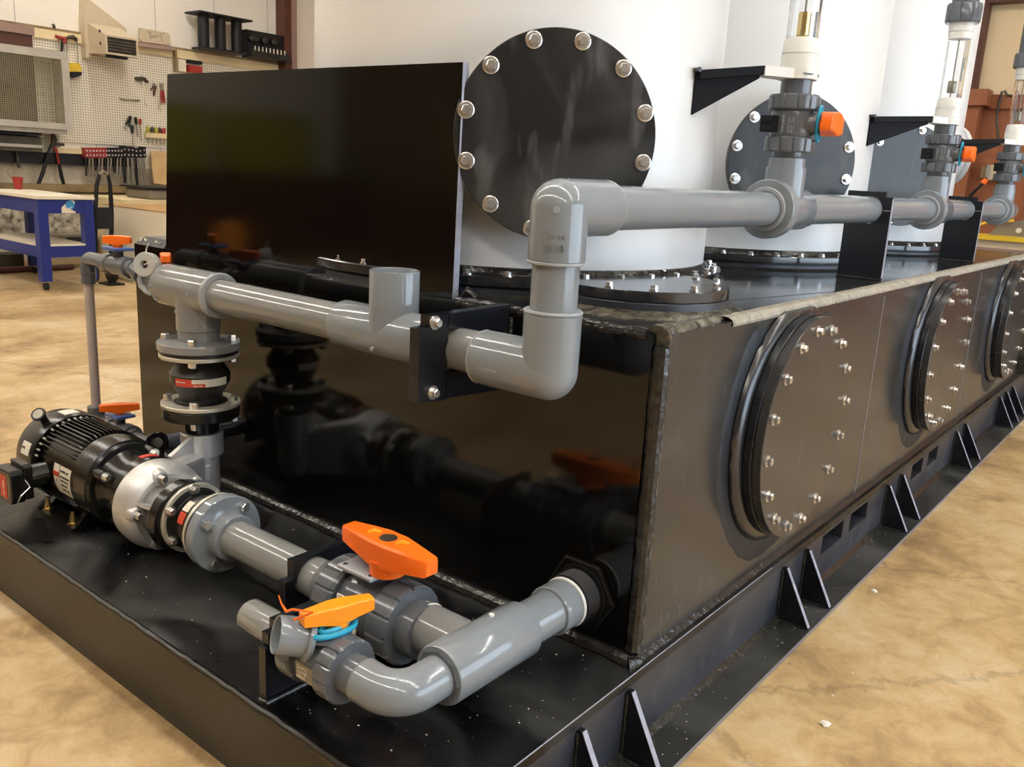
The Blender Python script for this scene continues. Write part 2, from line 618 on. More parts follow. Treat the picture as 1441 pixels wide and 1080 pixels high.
BOLT_L = bolt_mesh('bolt_large', 0.0155, 0.017, 0, M['steel'])
WASH_L = None
_mb = MB()
_mb.lathe((0, 0, 0), (0, 0, 1), [(0, 0), (0, 0.025), (0.004, 0.025), (0.005, 0.022), (0.005, 0)], 28)
bmesh.ops.recalc_face_normals(_mb.bm, faces=_mb.bm.faces)
WASH_L = bpy.data.meshes.new('washer_large')
_mb.bm.to_mesh(WASH_L)
_mb.bm.free()
WASH_L.materials.append(M['steel'])
BOLT_M = bolt_mesh('bolt_medium', 0.0125, 0.015, 0.019, M['steel'])
BOLT_L2 = bolt_mesh('bolt_flange', 0.0165, 0.022, 0.0, M['steel'])
BOLT_S = bolt_mesh('bolt_small', 0.0105, 0.012, 0.0145, M['steel'])
BOLT_T = bolt_mesh('bolt_tiny', 0.006, 0.006, 0.008, M['steel'])


def put(me, p, d, parent, name='bolt', spin=0.0):
    o = bpy.data.objects.new(name, me)
    C.objects.link(o)
    x, y, z = axes(d)
    mt = Matrix((x, y, z)).transposed().to_4x4() @ Matrix.Rotation(spin, 4, 'Z')
    mt.translation = Vector(p) - (ORG[parent.name] if parent is not None else Vector())
    o.parent = parent
    o.matrix_local = mt
    ORG[o.name] = ORG[parent.name]
    return o


def bolt_ring(c, d, r, n, me, parent, phase=0.0, washer=None):
    x, y, z = axes(d)
    for i in range(n):
        a = phase + 2 * PI * i / n
        p = Vector(c) + (x * math.cos(a) + y * math.sin(a)) * r
        if washer:
            b = put(me, p + z * 0.005, d, parent, spin=random.random())
            wsh = bpy.data.objects.new('washer', washer)
            C.objects.link(wsh)
            wsh.parent = b
            wsh.matrix_local = Matrix.Translation((0, 0, -0.005))
            ORG[wsh.name] = ORG[b.name]
        else:
            put(me, p, d, parent, spin=random.random())


def text(name, body, size, origin, xdir, updir, material, parent=None, depth=0.0006, align='LEFT'):
    cu = bpy.data.curves.new('lettering', 'FONT')
    cu.body = body
    cu.size = size
    cu.align_x = align
    cu.extrude = depth
    t = bpy.data.objects.new('lettering', cu)
    C.objects.link(t)
    dg = bpy.context.evaluated_depsgraph_get()
    me = bpy.data.meshes.new_from_object(t.evaluated_get(dg))
    bpy.data.objects.remove(t)
    bpy.data.curves.remove(cu)
    me.materials.clear()
    me.materials.append(material)
    x = Vector(xdir).normalized()
    y = Vector(updir)
    y = (y - x * y.dot(x)).normalized()
    z = x.cross(y)
    mt = Matrix((x, y, z)).transposed().to_4x4()
    mt.translation = Vector(origin)
    me.transform(mt)
    org = ORG[parent.name] if parent is not None else Vector(origin)
    me.transform(Matrix.Translation(-org))
    o = bpy.data.objects.new(name, me)
    C.objects.link(o)
    if parent is not None:
        o.parent = parent
    else:
        o.location = org
    ORG[o.name] = org
    return o


def arc(c, a, b, r, t0, t1, n=14):
    c, a, b = Vector(c), Vector(a), Vector(b)
    return [c + (a * math.cos(t0 + (t1 - t0) * i / n) + b * math.sin(t0 + (t1 - t0) * i / n)) * r for i in range(n + 1)]


def elbow(mb, corner, d_in, d_out, r_out, bend, l_in, l_out, n=40):
    """short-radius moulded elbow: straight socket, bend, straight socket"""
    corner, di, do = Vector(corner), Vector(d_in).normalized(), Vector(d_out).normalized()
    c = corner - di * bend + do * bend
    pts = [corner - di * l_in]
    for i in range(17):
        t = PI / 2 * i / 16
        pts.append(c - do * bend * math.cos(t) + di * bend * math.sin(t))
    pts.append(corner + do * l_out)
    mb.tube(pts, r_out, n=n)
    return mb


def moulded(mb, corner, d1, d2, r, l1, l2, n=56):
    """square-shouldered elbow: two sockets meeting in a rounded corner"""
    corner, d1, d2 = Vector(corner), Vector(d1).normalized(), Vector(d2).normalized()
    dome = [(-r * math.cos(PI / 2 * k / 10) * 0.98, r * math.sin(PI / 2 * k / 10)) for k in range(11)]
    mb.lathe(corner, d1, dome[:10] + [(0, r), (l1 - 0.003, r), (l1, r - 0.003), (l1, 0)], n)
    mb.lathe(corner, d2, [(0, 0), (0, r * 0.985), (r * 0.9, r * 0.995), (l2 - 0.003, r), (l2, r - 0.003), (l2, 0)], n)
    return mb


# ------------------------------------------------------------------ the hall
mb = MB()
mb.box((WX0 - 4, WY0 - 6, FLOOR - 0.1), (WX1 + 0.2, WY1 + 0.2, FLOOR))
struct('floor', mb, M['floor'], smooth=False)
mb = MB()
mb.box((WX0, WY0, CEIL), (WX1, WY1, CEIL + 0.1))
struct('ceiling', mb, M['ceiling'], smooth=False)
mb = MB()
mb.box((WX0, WY1, FLOOR), (WX1, WY1 + 0.15, CEIL))
struct('wall_left', mb, M['wall'], smooth=False)
mb = MB()
mb.box((WX1, WY0, 2.5), (WX1 + 0.15, WY1, CEIL))
struct('wall_back', mb, M['wall_r'], smooth=False)
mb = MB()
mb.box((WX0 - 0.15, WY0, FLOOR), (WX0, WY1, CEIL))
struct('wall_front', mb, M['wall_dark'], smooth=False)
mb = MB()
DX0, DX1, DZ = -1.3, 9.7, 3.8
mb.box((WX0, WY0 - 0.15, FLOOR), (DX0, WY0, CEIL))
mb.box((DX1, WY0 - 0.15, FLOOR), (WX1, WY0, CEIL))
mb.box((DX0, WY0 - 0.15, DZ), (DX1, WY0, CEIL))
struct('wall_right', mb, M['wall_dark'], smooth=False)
# lower metal wainscot of the far wall with its boxed pillar and ledge
mb = MB()
mb.box((WX1 - 0.06, WY0, FLOOR), (WX1 + 0.15, WY1, 2.5))
struct('wall_lower_back', mb, M['wainscot'], smooth=False)
mb = MB()
mb.box((WX1 - 0.12, WY0, 2.34), (WX1 - 0.06, 1.38, 2.48))
mb.box((WX1 - 0.32, 1.38, 2.36), (WX1 - 0.06, 2.4, 2.54))
mb.box((WX1 - 0.25, 1.46, FLOOR), (WX1 - 0.06, 2.4, 2.36))
struct('trim_1', mb, M['wainscot'], smooth=False)
mb = MB()
mb.box((WX1 - 0.12, 1.56, 2.54), (WX1, 1.72, CEIL))
mb.box((WX1 - 0.2, WY0, 3.5), (WX1, 1.56, 3.85))
struct('trim_2', mb, M['brown'], smooth=False)

# ceiling fluorescent fixtures, warm
_lamp_spots = [(lx, ly) for lx in (-4.2, -0.3, 4.0) for ly in (-6.0, -3.3, -0.6, 2.1, 4.8, 7.5, 10.2)]
_first = None
for (lx, ly) in _lamp_spots:
    if _first is None:
        t = thing('ceiling_lamp', 'long fluorescent ceiling lamp high under the hall roof', 'lamp', (lx, ly, CEIL - 0.16), 'fluorescent lamps under the hall roof')
        mb = MB()
        mb.box((lx - 0.26, ly - 1.25, CEIL - 0.08), (lx + 0.26, ly + 1.25, CEIL - 0.001))
        emit('housing', mb, M['white'], t, smooth=False)
        for s in (-0.18, -0.06, 0.06, 0.18):
            mb = MB()
            mb.cyl((lx + s, ly - 1.2, CEIL - 0.12), (lx + s, ly + 1.2, CEIL - 0.12), 0.038, n=12)
            emit('tube', mb, M['lamp'], t)
        _first = (t, lx, ly)
    else:
        copy_tree(_first[0], (lx - _first[1], ly - _first[2], 0))

# ------------------------------------------------------------------ skid
TW, TL, TH = 2.61, 5.56, 0.93          # tank width (y), length (x), height
DX = -0.813                            # front edge of the deck
t = thing('skid_base', 'black welded plastic skid with deck and gusseted side rail under the big tank', 'skid', (-0.4, 0.6, FLOOR))
SK = t
mb = MB()
mb.box((DX, -0.03, -0.03), (7.2, 2.66, 0.0))
emit('deck', mb, M['black_deck'], t, smooth=False)
mb = MB()
mb.box((DX, -0.03, FLOOR), (DX + 0.03, 2.66, -0.03))
emit('front_skirt', mb, M['black_skirt'], t, smooth=False)
# rough sawn / welded lip along the deck edge
mb = MB()
pts = []
n = 90
for i in range(n + 1):
    y = -0.02 + 2.67 * i / n
    pts.append((DX - 0.002 + random.uniform(-0.0008, 0.0008), y, -0.014 + random.uniform(-0.002, 0.002)))
mb.tube(pts, [0.010 + random.uniform(-0.001, 0.0012) for _ in pts], n=8)
emit('edge_weld', mb, M['black_skirt'], t)
# side rail web with forklift pockets
HOLES = [(1.42, 1.67), (1.76, 1.99), (2.71, 2.92), (3.03, 3.23), (5.95, 6.15)]
mb = MB()
z0, z1, h0, h1 = -0.245, -0.03, -0.122, -0.040
mb.box((DX + 0.03, -0.03, h1), (7.2, 0.0, z1))
mb.box((DX + 0.03, -0.03, z0), (7.2, 0.0, h0))
xs = [DX + 0.03] + [v for h in HOLES for v in h] + [7.2]
for a, b in zip(xs[0::2], xs[1::2]):
    mb.box((a, -0.03, h0), (b, 0.0, h1))
for a, b in HOLES:
    mb.box((a - 0.012, 0.0, h0 - 0.012), (b + 0.012, 0.35, h0))
    mb.box((b, 0.0, h0), (b + 0.012, 0.35, h1))
    mb.box((a - 0.012, 0.0, h0), (a, 0.35, h1))
emit('side_rail', mb, M['black_beam'], t, smooth=False)
mb = MB()
mb.box((DX, -0.158, FLOOR), (7.2, 0.0, -0.243))
emit('foot_flange', mb, M['black_flange'], t, smooth=False)
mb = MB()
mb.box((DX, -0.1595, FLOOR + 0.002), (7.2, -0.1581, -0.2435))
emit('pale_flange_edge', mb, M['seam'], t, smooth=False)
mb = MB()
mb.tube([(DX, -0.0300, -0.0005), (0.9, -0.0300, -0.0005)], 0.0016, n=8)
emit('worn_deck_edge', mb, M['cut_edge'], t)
mb = MB()
mb.prism([(-0.80, -0.03, -0.225), (-0.80, -0.048, -0.243), (-0.80, -0.03, -0.243)], (8.0, 0, 0))
emit('foot_weld', mb, M['weld'], t, smooth=False)
for gx in (-0.31, -0.075, 1.005, 1.225, 2.26, 2.485, 3.60, 3.835, 4.86, 5.09, 5.33, 6.3):
    mb = MB()
    th = 0.018
    mb.prism([(gx, -0.03, -0.035), (gx, -0.046, -0.035), (gx, -0.150, -0.236), (gx, -0.150, -0.243), (gx, -0.03, -0.243)], (th, 0, 0))
    g = emit('gusset', mb, M['black_plate'], t, smooth=False)
    mb = MB()
    mb.prism([(gx, -0.0465, -0.0352), (gx, -0.0485, -0.0360), (gx, -0.1518, -0.2362), (gx, -0.150, -0.2362)], (th, 0, 0))
    emit('cut_edge', mb, M['cut_edge'], g, label='pale sawn edge of the gusset', smooth=False)
    mb = MB()
    mb.tube([(gx - 0.002, -0.034, -0.040), (gx - 0.003, -0.034, -0.238), (gx - 0.003, -0.140, -0.2405)], 0.005, n=8)
    emit('fillet_weld', mb, M['weld'], g)

# ------------------------------------------------------------------ tank
t = thing('process_tank', 'long glossy black rectangular plastic tank with welded seams on the skid', 'tank', (1.5, 1.0, 0.0))
TK = t
mb = MB()
mb.box((0.0, 0.03, 0.001), (0.03, TW, TH))
emit('front_panel', mb, M['black'], t, smooth=False)
mb = MB()
mb.box((0.03, 0.0, 0.001), (TL, 0.03, TH - 0.002))
emit('side_panel', mb, M['black_side'], t, smooth=False)
mb = MB()
mb.box((TL - 0.03, 0.03, 0.001), (TL, TW, TH))
mb.box((0.03, TW - 0.03, 0.001), (TL - 0.03, TW, TH))
emit('rear_panel', mb, M['black_plate'], t, smooth=False)
mb = MB()
mb.box((0.03, 0.03, TH - 0.02), (TL - 0.03, TW - 0.03, TH))
emit('top_panel', mb, M['black_top'], t, smooth=False)


def wavy(pts_from, pts_to, r, n, jit, mb=None):
    a, b = Vector(pts_from), Vector(pts_to)
    P_, R_ = [], []
    for i in range(n + 1):
        s = i / n
        P_.append(a + (b - a) * s + Vector((random.uniform(-jit, jit),) * 3) * 0.6)
        R_.append(r * (1 + random.uniform(-0.12, 0.12)))
    mb = mb or MB()
    mb.tube(P_, R_, n=10)
    return mb


# pale extruded weld along the top side edge: rounded bead with cross ripples
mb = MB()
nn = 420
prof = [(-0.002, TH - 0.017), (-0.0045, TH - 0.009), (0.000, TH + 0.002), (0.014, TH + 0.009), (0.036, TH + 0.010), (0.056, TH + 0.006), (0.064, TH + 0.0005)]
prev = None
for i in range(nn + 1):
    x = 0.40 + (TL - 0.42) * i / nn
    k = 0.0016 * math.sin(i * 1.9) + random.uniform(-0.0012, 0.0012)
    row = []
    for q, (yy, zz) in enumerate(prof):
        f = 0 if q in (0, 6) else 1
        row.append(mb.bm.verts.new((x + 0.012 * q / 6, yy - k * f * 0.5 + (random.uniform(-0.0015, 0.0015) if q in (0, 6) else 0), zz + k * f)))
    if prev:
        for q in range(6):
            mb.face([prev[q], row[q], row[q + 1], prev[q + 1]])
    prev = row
emit('top_edge_weld', mb, M['weld_sheen'], t, label='pale ribbed weld bead along the top side edge', smooth=False)
emit('front_edge_weld', wavy((0.014, 0.05, TH - 0.006), (0.014, 0.72, TH - 0.006), 0.017, 40, 0.002), M['weld'], t)
emit('front_edge_weld', wavy((0.016, 2.37, TH - 0.010), (0.016, TW - 0.012, TH - 0.010), 0.014, 20, 0.001), M['weld'], t)
mb = wavy((0.010, 0.006, 0.04), (0.010, 0.006, TH - 0.03), 0.022, 50, 0.0012)
emit('corner_weld', mb, M['weld'], t)
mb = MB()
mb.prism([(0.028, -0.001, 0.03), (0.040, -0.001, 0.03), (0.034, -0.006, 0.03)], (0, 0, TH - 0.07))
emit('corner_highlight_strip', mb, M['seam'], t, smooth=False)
mb = MB()
mb = wavy((-0.006, 0.0, 0.006), (-0.006, TW, 0.006), 0.024, 120, 0.001)
emit('base_weld', mb, M['weld'], t)
mb = MB()
mb.prism([(0.0, -0.0005, 0.018), (0.0, -0.014, 0.0008), (0.0, -0.0005, 0.0008)], (TL, 0, 0))
emit('side_base_weld', mb, M['weld'], t, smooth=False)
mb = MB()
mb.tube([(0.0, 0.012, 0.0), (-0.02, 0.0, 0.0), (0.02, -0.012, 0.004)], [0.024, 0.03, 0.012], n=10)
emit('corner_blob_weld', mb, M['weld'], t)
for sx in (1.862, 3.72):
    mb = MB()
    mb.box((sx, -0.0015, 0.02), (sx + 0.007, 0.0, TH - 0.035))
    emit('side_seam', mb, M['seam'], t, smooth=False, label='pale vertical butt seam')
mb = MB()
mb.prism([(0.35, 0.30, TH), (0.35, 0.302, TH), (1.6, 0.0632, TH + 0.001), (1.6, 0.060, TH + 0.001)], (0, 0, 0.0008))
emit('top_seam', mb, M['black_plate'], t, smooth=False)


# bevelled raised lip at the far left of the tank top, with chalk marks on its slope
mb = MB()
lo_ = [mb.bm.verts.new(p) for p in ((-0.002, 2.37, TH), (-0.002, 2.606, TH), (0.50, 2.606, TH), (0.50, 2.37, TH))]
hi_ = [mb.bm.verts.new(p) for p in ((0.026, 2.37, TH + 0.034), (0.026, 2.560, TH + 0.034), (0.50, 2.560, TH + 0.034), (0.50, 2.37, TH + 0.034))]
mb.face(lo_[::-1])
mb.face(hi_)
for q in range(4):
    mb.face([lo_[q], lo_[(q + 1) % 4], hi_[(q + 1) % 4], hi_[q]])
emit('top_lip', mb, M['black_beam'], t, smooth=False)


def on_slope(px, py):
    return min((at(px, py, 0, -0.002 + 0.028 * k / 60) for k in range(61)), key=lambda p: abs(p.z - TH - (p.x + 0.002) * 1.214)) + Vector((-0.0015, 0, 0.0015))


for st in ([(196, 336), (200, 335.5), (197.5, 340)], [(204, 336.5), (205.5, 340), (208, 336.5)], [(218.5, 341), (220, 340), (221, 343), (223, 341)], [(224, 343.5), (227, 342.5)]):
    mb = MB()
    mb.tube([on_slope(*p) for p in st], 0.0028, n=6)
    emit('chalk_mark', mb, M['paper'], t, label='white hand-drawn mark')
# upright panel standing on the front edge
t = thing('splash_panel', 'tall glossy black upright panel standing on the front edge of the tank', 'panel', (0.02, 1.5, TH))
SHP = [(0.004, 0.735, TH - 0.01), (0.004, 2.36, TH + 0.0), (0.004, 2.30, 1.62), (0.004, 0.728, 1.615)]
mb = MB()
mb.prism(SHP, (0.024, 0, 0))
emit('sheet', mb, M['black'], t, smooth=False)
mb = MB()
mb.prism([(0.004, 0.7348, TH - 0.01), (0.004, 0.7268, 1.6155), (0.028, 0.7268, 1.6155), (0.028, 0.7348, TH - 0.01)], (0, -0.002, 0))
emit('cut_edge', mb, M['cut_edge'], t, label='pale sawn end edge', smooth=False)
mb = MB()
mb.tube([(0.034, 0.72, TH), (0.036, 0.70, TH + 0.03), (0.036, 0.66, TH + 0.008)], [0.014, 0.012, 0.008], n=8)
emit('tack_weld', mb, M['weld'], t)


# ------------------------------------------------------------------ manways on the tank side
def side_manway(x, z, label):
    t = thing('side_manway', label, 'manway', (x, -0.05, z), 'round manways along the tank side')
    mb = MB()
    mb.lathe((x, 0.0, z), (0, -1, 0), [(0.0004, 0.40), (0.0004, 0.482), (0.0016, 0.478), (0.0018, 0.40)], 96, rib=lambda i: 1 + 0.012 * math.sin(i * 0.4) + 0.006 * math.sin(i * 1.7))
    for v in mb.bm.verts:
        v.co.z = min(max(v.co.z, 0.03), TH - 0.045)
    emit('dressed_zone', mb, M['dull_blue'], t, label='dull dark ring of dressed plastic around the manway')
    mb = MB()
    mb.lathe((x, 0.0, z), (0, -1, 0), [(0.001, 0.412), (0.006, 0.415), (0.014, 0.413), (0.022, 0.405), (0.029, 0.392), (0.034, 0.376), (0.036, 0.30), (0.001, 0.30), (0.001, 0.412)], 128,
             rib=lambda i: 1 + random.uniform(-0.0022, 0.0022))
    for v in mb.bm.verts:
        v.co.z = min(v.co.z, TH - 0.004)
    emit('weld_bead', mb, M['weld_gloss'], t)
    mb = MB()
    mb.ring((x, -0.034, z), (x, -0.060, z), 0.383, 0.30, 96, ch=0.002)
    emit('flange', mb, M['black_plate'], t)
    mb = MB()
    mb.ring((x, -0.060, z), (x, -0.065, z), 0.376, 0.30, 96)
    emit('gasket', mb, M['rubber'], t)
    mb = MB()
    mb.lathe((x, -0.065, z), (0, -1, 0), [(0, 0), (0, 0.377), (0.025, 0.379), (0.027, 0.377), (0.027, 0)], 96)
    cv = emit('cover', mb, M['black_side'], t)
    bolt_ring((x, -0.092, z), (0, -1, 0), 0.338, 16, BOLT_M, t, phase=0.12)
    return t


side_manway(0.895, 0.532, 'round black bolted manway nearest the front corner of the tank side')
side_manway(2.79, 0.528, 'round black bolted manway in the middle of the tank side beyond the pale seam')
side_manway(4.62, 0.528, 'farthest round black bolted manway on the tank side, cut by the photo edge')


# ------------------------------------------------------------------ blind flange on the tank top by the corner
t = thing('top_hatch', 'round black bolted hatch on the tank top at the near corner', 'hatch', (0.46, 0.365, TH))
hx, hy = 0.47, 0.365
mb = MB()
mb.lathe((hx, hy, TH), (0, 0, 1), [(0.0, 0.335), (0.006, 0.325), (0.018, 0.30), (0.022, 0.20), (0, 0.20), (0, 0.335)], 64, rib=lambda i: 1 + 0.02 * math.sin(i * 2.3) + 0.012 * math.sin(i * 5.1))
emit('weld_bead', mb, M['weld_mid'], t)
mb = MB()
mb.ring((hx, hy, TH + 0.012), (hx, hy, TH + 0.040), 0.290, 0.2, 72, ch=0.002)
emit('flange', mb, M['black_beam'], t)
mb = MB()
mb.lathe((hx, hy, TH + 0.043), (0, 0, 1), [(0, 0), (0, 0.287), (0.029, 0.289), (0.031, 0.287), (0.031, 0)], 72)
emit('cover', mb, M['black_top'], t)
bolt_ring((hx, hy, TH + 0.074), (0, 0, 1), 0.252, 12, BOLT_S, t, phase=0.2)
# weld flare on the tank corner
mb = MB()
pp = []
rr = []
for i in range(26):
    s = i / 25
    pp.append((0.02 + 0.42 * s, 0.03 + 0.02 * s + random.uniform(-0.004, 0.004), TH - 0.010 + random.uniform(-0.003, 0.003)))
    rr.append(0.034 - 0.012 * s + random.uniform(-0.003, 0.003))
mb.tube(pp, rr, n=10)
emit('corner_weld_smear', mb, M['weld_mid'], TK, label='rough weld on the near top corner')


# ------------------------------------------------------------------ white vessels
VR = 0.77
COVN = math.radians(180 + 46.8)


def vessel(cx, cy, label, hlabel, alabel):
    t = thing('scrubber_vessel', label, 'vessel', (cx, cy, TH), 'white cylindrical vessels on the tank')
    mb = MB()
    mb.lathe((cx, cy, TH + 0.07), (0, 0, 1), [(0, 0), (0, VR), (3.6, VR), (3.6, 0)], 128)
    emit('shell', mb, M['vessel'], t)
    mb = MB()
    mb.ring((cx, cy, TH), (cx, cy, TH + 0.028), 0.83, 0.6, 96, ch=0.003)
    emit('lower_flange', mb, M['black_beam'], t)
    mb = MB()
    mb.ring((cx, cy, TH + 0.028), (cx, cy, TH + 0.034), 0.815, 0.6, 96)
    emit('gasket', mb, M['rubber'], t)
    mb = MB()
    mb.ring((cx, cy, TH + 0.034), (cx, cy, TH + 0.066), 0.84, 0.6, 96, ch=0.003)
    emit('base_flange', mb, M['black_top'], t)
    mb = MB()
    mb.lathe((cx, cy, TH + 0.066), (0, 0, 1), [(0, 0.76), (0, 0.792), (0.006, 0.790), (0.022, 0.776), (0.026, 0.76), (0, 0.76)], 220,
             rib=lambda i: 1 + random.uniform(-0.003, 0.003))
    emit('base_weld', mb, M['weld'], t)
    mb = MB()
    mb.lathe((cx, cy, TH - 0.001), (0, 0, 1), [(0, 0.82), (0, 0.86), (0.010, 0.835), (0.012, 0.82)], 120, rib=lambda i: 1 + random.uniform(-0.004, 0.004))
    emit('foot_weld', mb, M['weld'], t)
    bolt_ring((cx, cy, TH + 0.066), (0, 0, 1), 0.813, 40, BOLT_S, t, phase=0.05)
    # nozzle
    d = Vector((math.cos(COVN), math.sin(COVN), 0))
    c = Vector((cx, cy, 1.425))
    mb = MB()
    mb.ring(c + d * 0.60, c + d * 0.85, 0.262, 0.22, 64)
    emit('nozzle', mb, M['vessel'], t)
    mb = MB()
    mb.ring(c + d * 0.80, c + d * 0.852, 0.285, 0.22, 72, ch=0.003)
    emit('nozzle_flange', mb, M['black_beam'], t)
    # cover bolted on the nozzle
    h = thing('vessel_manway', hlabel, 'manway', c + d * 0.86, 'round covers on the white vessels')
    mb = MB()
    mb.lathe(c + d * 0.853, d, [(0, 0), (0, 0.300), (0.004, 0.300), (0.005, 0.303), (0.028, 0.305), (0.031, 0.303), (0.031, 0)], 96)
    emit('cover', mb, M['black_cover'], h)
    bolt_ring(c + d * 0.884, d, 0.2775, 12, BOLT_L, h, phase=0.305, washer=WASH_L)
    return t


vessel(0.82, 1.18, 'largest white plastic cylinder, behind the upright black panel', 'largest round black bolted cover, scratched, on the nearest white vessel', '')
vessel(2.64, 1.18, 'middle white plastic cylinder, behind the nearest clear flow gauge', 'blue-grey round bolted cover on the middle white vessel', '')
far_vessel = vessel(4.46, 1.18, 'farthest white plastic cylinder, beside the red-brown wall', 'smallest round bolted cover on the farthest white vessel', '')
mb = MB()
d = Vector((math.cos(math.radians(-42)), math.sin(math.radians(-42)), 0))
c = Vector((4.46, 1.18, 1.60))
mb.lathe(c + d * 0.70, d, [(0, 0), (0, 0.19), (0.17, 0.19), (0.172, 0.205), (0.20, 0.205), (0.20, 0)], 48)
emit('side_nozzle', mb, M['vessel'], far_vessel)


# ------------------------------------------------------------------ overhead header
HY, HZ, HR = 0.20, 1.238, 0.0585
XR = -0.208
t = thing('overhead_header', 'grey plastic pipe rising at the front corner then running above the tank top', 'pipe', (XR, HY, 0.83))
HD = t
mb = MB()
moulded(mb, (XR, HY, 0.832), (0, 1, 0), (0, 0, 1), 0.0735, 0.215, 0.150)
lower_el = emit('lower_elbow', mb, M['pvc'], t)
mb = MB()
mb.ring((XR, HY, 0.982), (XR, HY, 0.990), 0.0745, 0.06, 48, ch=0.002)
emit('socket_rim', mb, M['pvc_edge'], lower_el)
mb = MB()
mb.ring((XR, HY + 0.215, 0.832), (XR, HY + 0.221, 0.832), 0.0735, 0.058, 48, ch=0.002)
emit('socket_rim', mb, M['pvc_edge'], lower_el)
mb = MB()
for k in range(8):
    mb.box((XR - 0.0742, HY + 0.115 + k * 0.0075, 0.817), (XR - 0.0720, HY + 0.120 + k * 0.0075, 0.823))
emit('embossed_mark', mb, M['pvc_edge'], lower_el, smooth=False)
mb = MB()
mb.cyl((XR, HY, 0.96), (XR, HY, 1.14), HR + 0.001, n=56)
emit('riser_pipe', mb, M['pvc'], t)
mb = MB()
moulded(mb, (XR, HY, HZ), (0, 0, -1), (1, 0, 0), 0.0715, 0.128, 0.190)
upper_el = emit('upper_elbow', mb, M['pvc'], t)
mb = MB()
mb.ring((XR, HY, HZ - 0.135), (XR, HY, HZ - 0.127), 0.0725, 0.058, 48, ch=0.002)
emit('socket_rim', mb, M['pvc_edge'], upper_el)
mb = MB()
mb.ring((XR + 0.190, HY, HZ), (XR + 0.196, HY, HZ), 0.0718, 0.058, 48, ch=0.002)
emit('socket_rim', mb, M['pvc_edge'], upper_el)
mb = MB()
dv = Vector((-0.86, -0.5, 0)).normalized()
mb.cyl(Vector((XR, HY, 1.236)) + dv * 0.070, Vector((XR, HY, 1.236)) + dv * 0.0735, 0.008, n=20)
emit('mould_mark', mb, M['pvc_edge'], upper_el)
# embossed year, wrapped on the elbow front
ux = Vector((0.5, -0.86, 0)).normalized()
text('embossed_number', '1930', 0.026, Vector((XR, HY, 1.137)) + dv * 0.0705 - ux * 0.028, ux, (0, 0, 1), M['pvc_inside'], upper_el, depth=0.0016)
mb = MB()
for k in range(5):
    mb.box(tuple(Vector((-0.03 + 0.012 * k, 0, 0))), tuple(Vector((-0.024 + 0.012 * k, 0.0012, 0.008))), Matrix.Translation(Vector((XR, HY, 1.168)) + dv * 0.0708) @ Matrix((ux, dv, Vector((0, 0, 1)))).transposed().to_4x4())
emit('embossed_mark', mb, M['pvc_inside'], upper_el, smooth=False)
mb = MB()
mb.cyl((XR + 0.1, HY, HZ), (5.35, HY, HZ), HR, n=56)
emit('header_pipe', mb, M['pvc'], t)
COLX = [1.15, 3.215, 5.06]
for cx in COLX:
    mb = MB()
    mb.lathe((cx - 0.150, HY, HZ), (1, 0, 0), [(0, 0.058), (0, 0.070), (0.006, 0.073), (0.012, 0.073), (0.013, 0.098), (0.018, 0.102), (0.058, 0.102), (0.064, 0.098), (0.066, 0.080),
                                             (0.30, 0.076), (0.306, 0.073), (0.306, 0.058)], 56)
    te = emit('tee', mb, M['pvc'], t)
    mb = MB()
    mb.cyl((cx, HY, HZ), (cx, HY, 1.385), 0.069, n=48)
    mb.cyl((cx, HY, 1.385), (cx, HY, 1.415), 0.063, n=48)
    emit('branch', mb, M['pvc'], te)
    mb = MB()
    mb.ring((cx - 0.152, HY, HZ), (cx - 0.144, HY, HZ), 0.0755, 0.062, 48, ch=0.003)
    emit('socket_rim', mb, M['pvc_edge'], te)


# ------------------------------------------------------------------ true-union ball valves
def nut(mb, p0, p1, r, n=120, ribs=12, ri=0.0):
    """ribbed union nut with chamfered ends"""
    d = Vector(p1) - Vector(p0)
    L = d.length
    per = n // ribs

    def rib(i):
        return 0.95 if i % per == 0 else 1.0
    mb.lathe(p0, d, [(0, ri), (0, r * 0.93), (L * 0.10, r), (L * 0.90, r), (L, r * 0.95), (L, ri)], n, rib)
    return mb


def valve_body(t, c, d, up, pr, body_l, body_r, nut_r, nut_l, end_l, material, end_r=None):
    """parts common to every union valve: body, two nuts, two end connectors, stem pad"""
    c, d, up = Vector(c), Vector(d).normalized(), Vector(up).normalized()
    end_r = end_r or pr * 1.16
    h = body_l / 2
    mb = MB()
    mb.lathe(c - d * h, d, [(0, 0), (0, body_r * 0.94), (h * 0.25, body_r), (h * 0.7, body_r * 1.02), (h, body_r * 1.04), (h * 1.3, body_r * 1.02), (h * 1.75, body_r), (2 * h, body_r * 0.94), (2 * h, 0)], 48)
    mb.lathe(c, up, [(0, 0), (0, body_r * 0.62), (body_r * 1.05, body_r * 0.52), (body_r * 1.25, body_r * 0.42), (body_r * 1.25, 0)], 32)
    b = emit('body', mb, material, t)
    for s in (-1, 1):
        mb = MB()
        nut(mb, c + d * s * (h - 0.004), c + d * s * (h - 0.004 + nut_l), nut_r)
        emit('union_nut', mb, material, t)
        mb = MB()
        mb.lathe(c + d * s * (h + nut_l - 0.006), d * s, [(0, 0), (0, end_r), (end_l - 0.004, end_r * 0.99), (end_l, end_r * 0.96), (end_l, 0)], 48)
        emit('end_connector', mb, material, t)
    return b


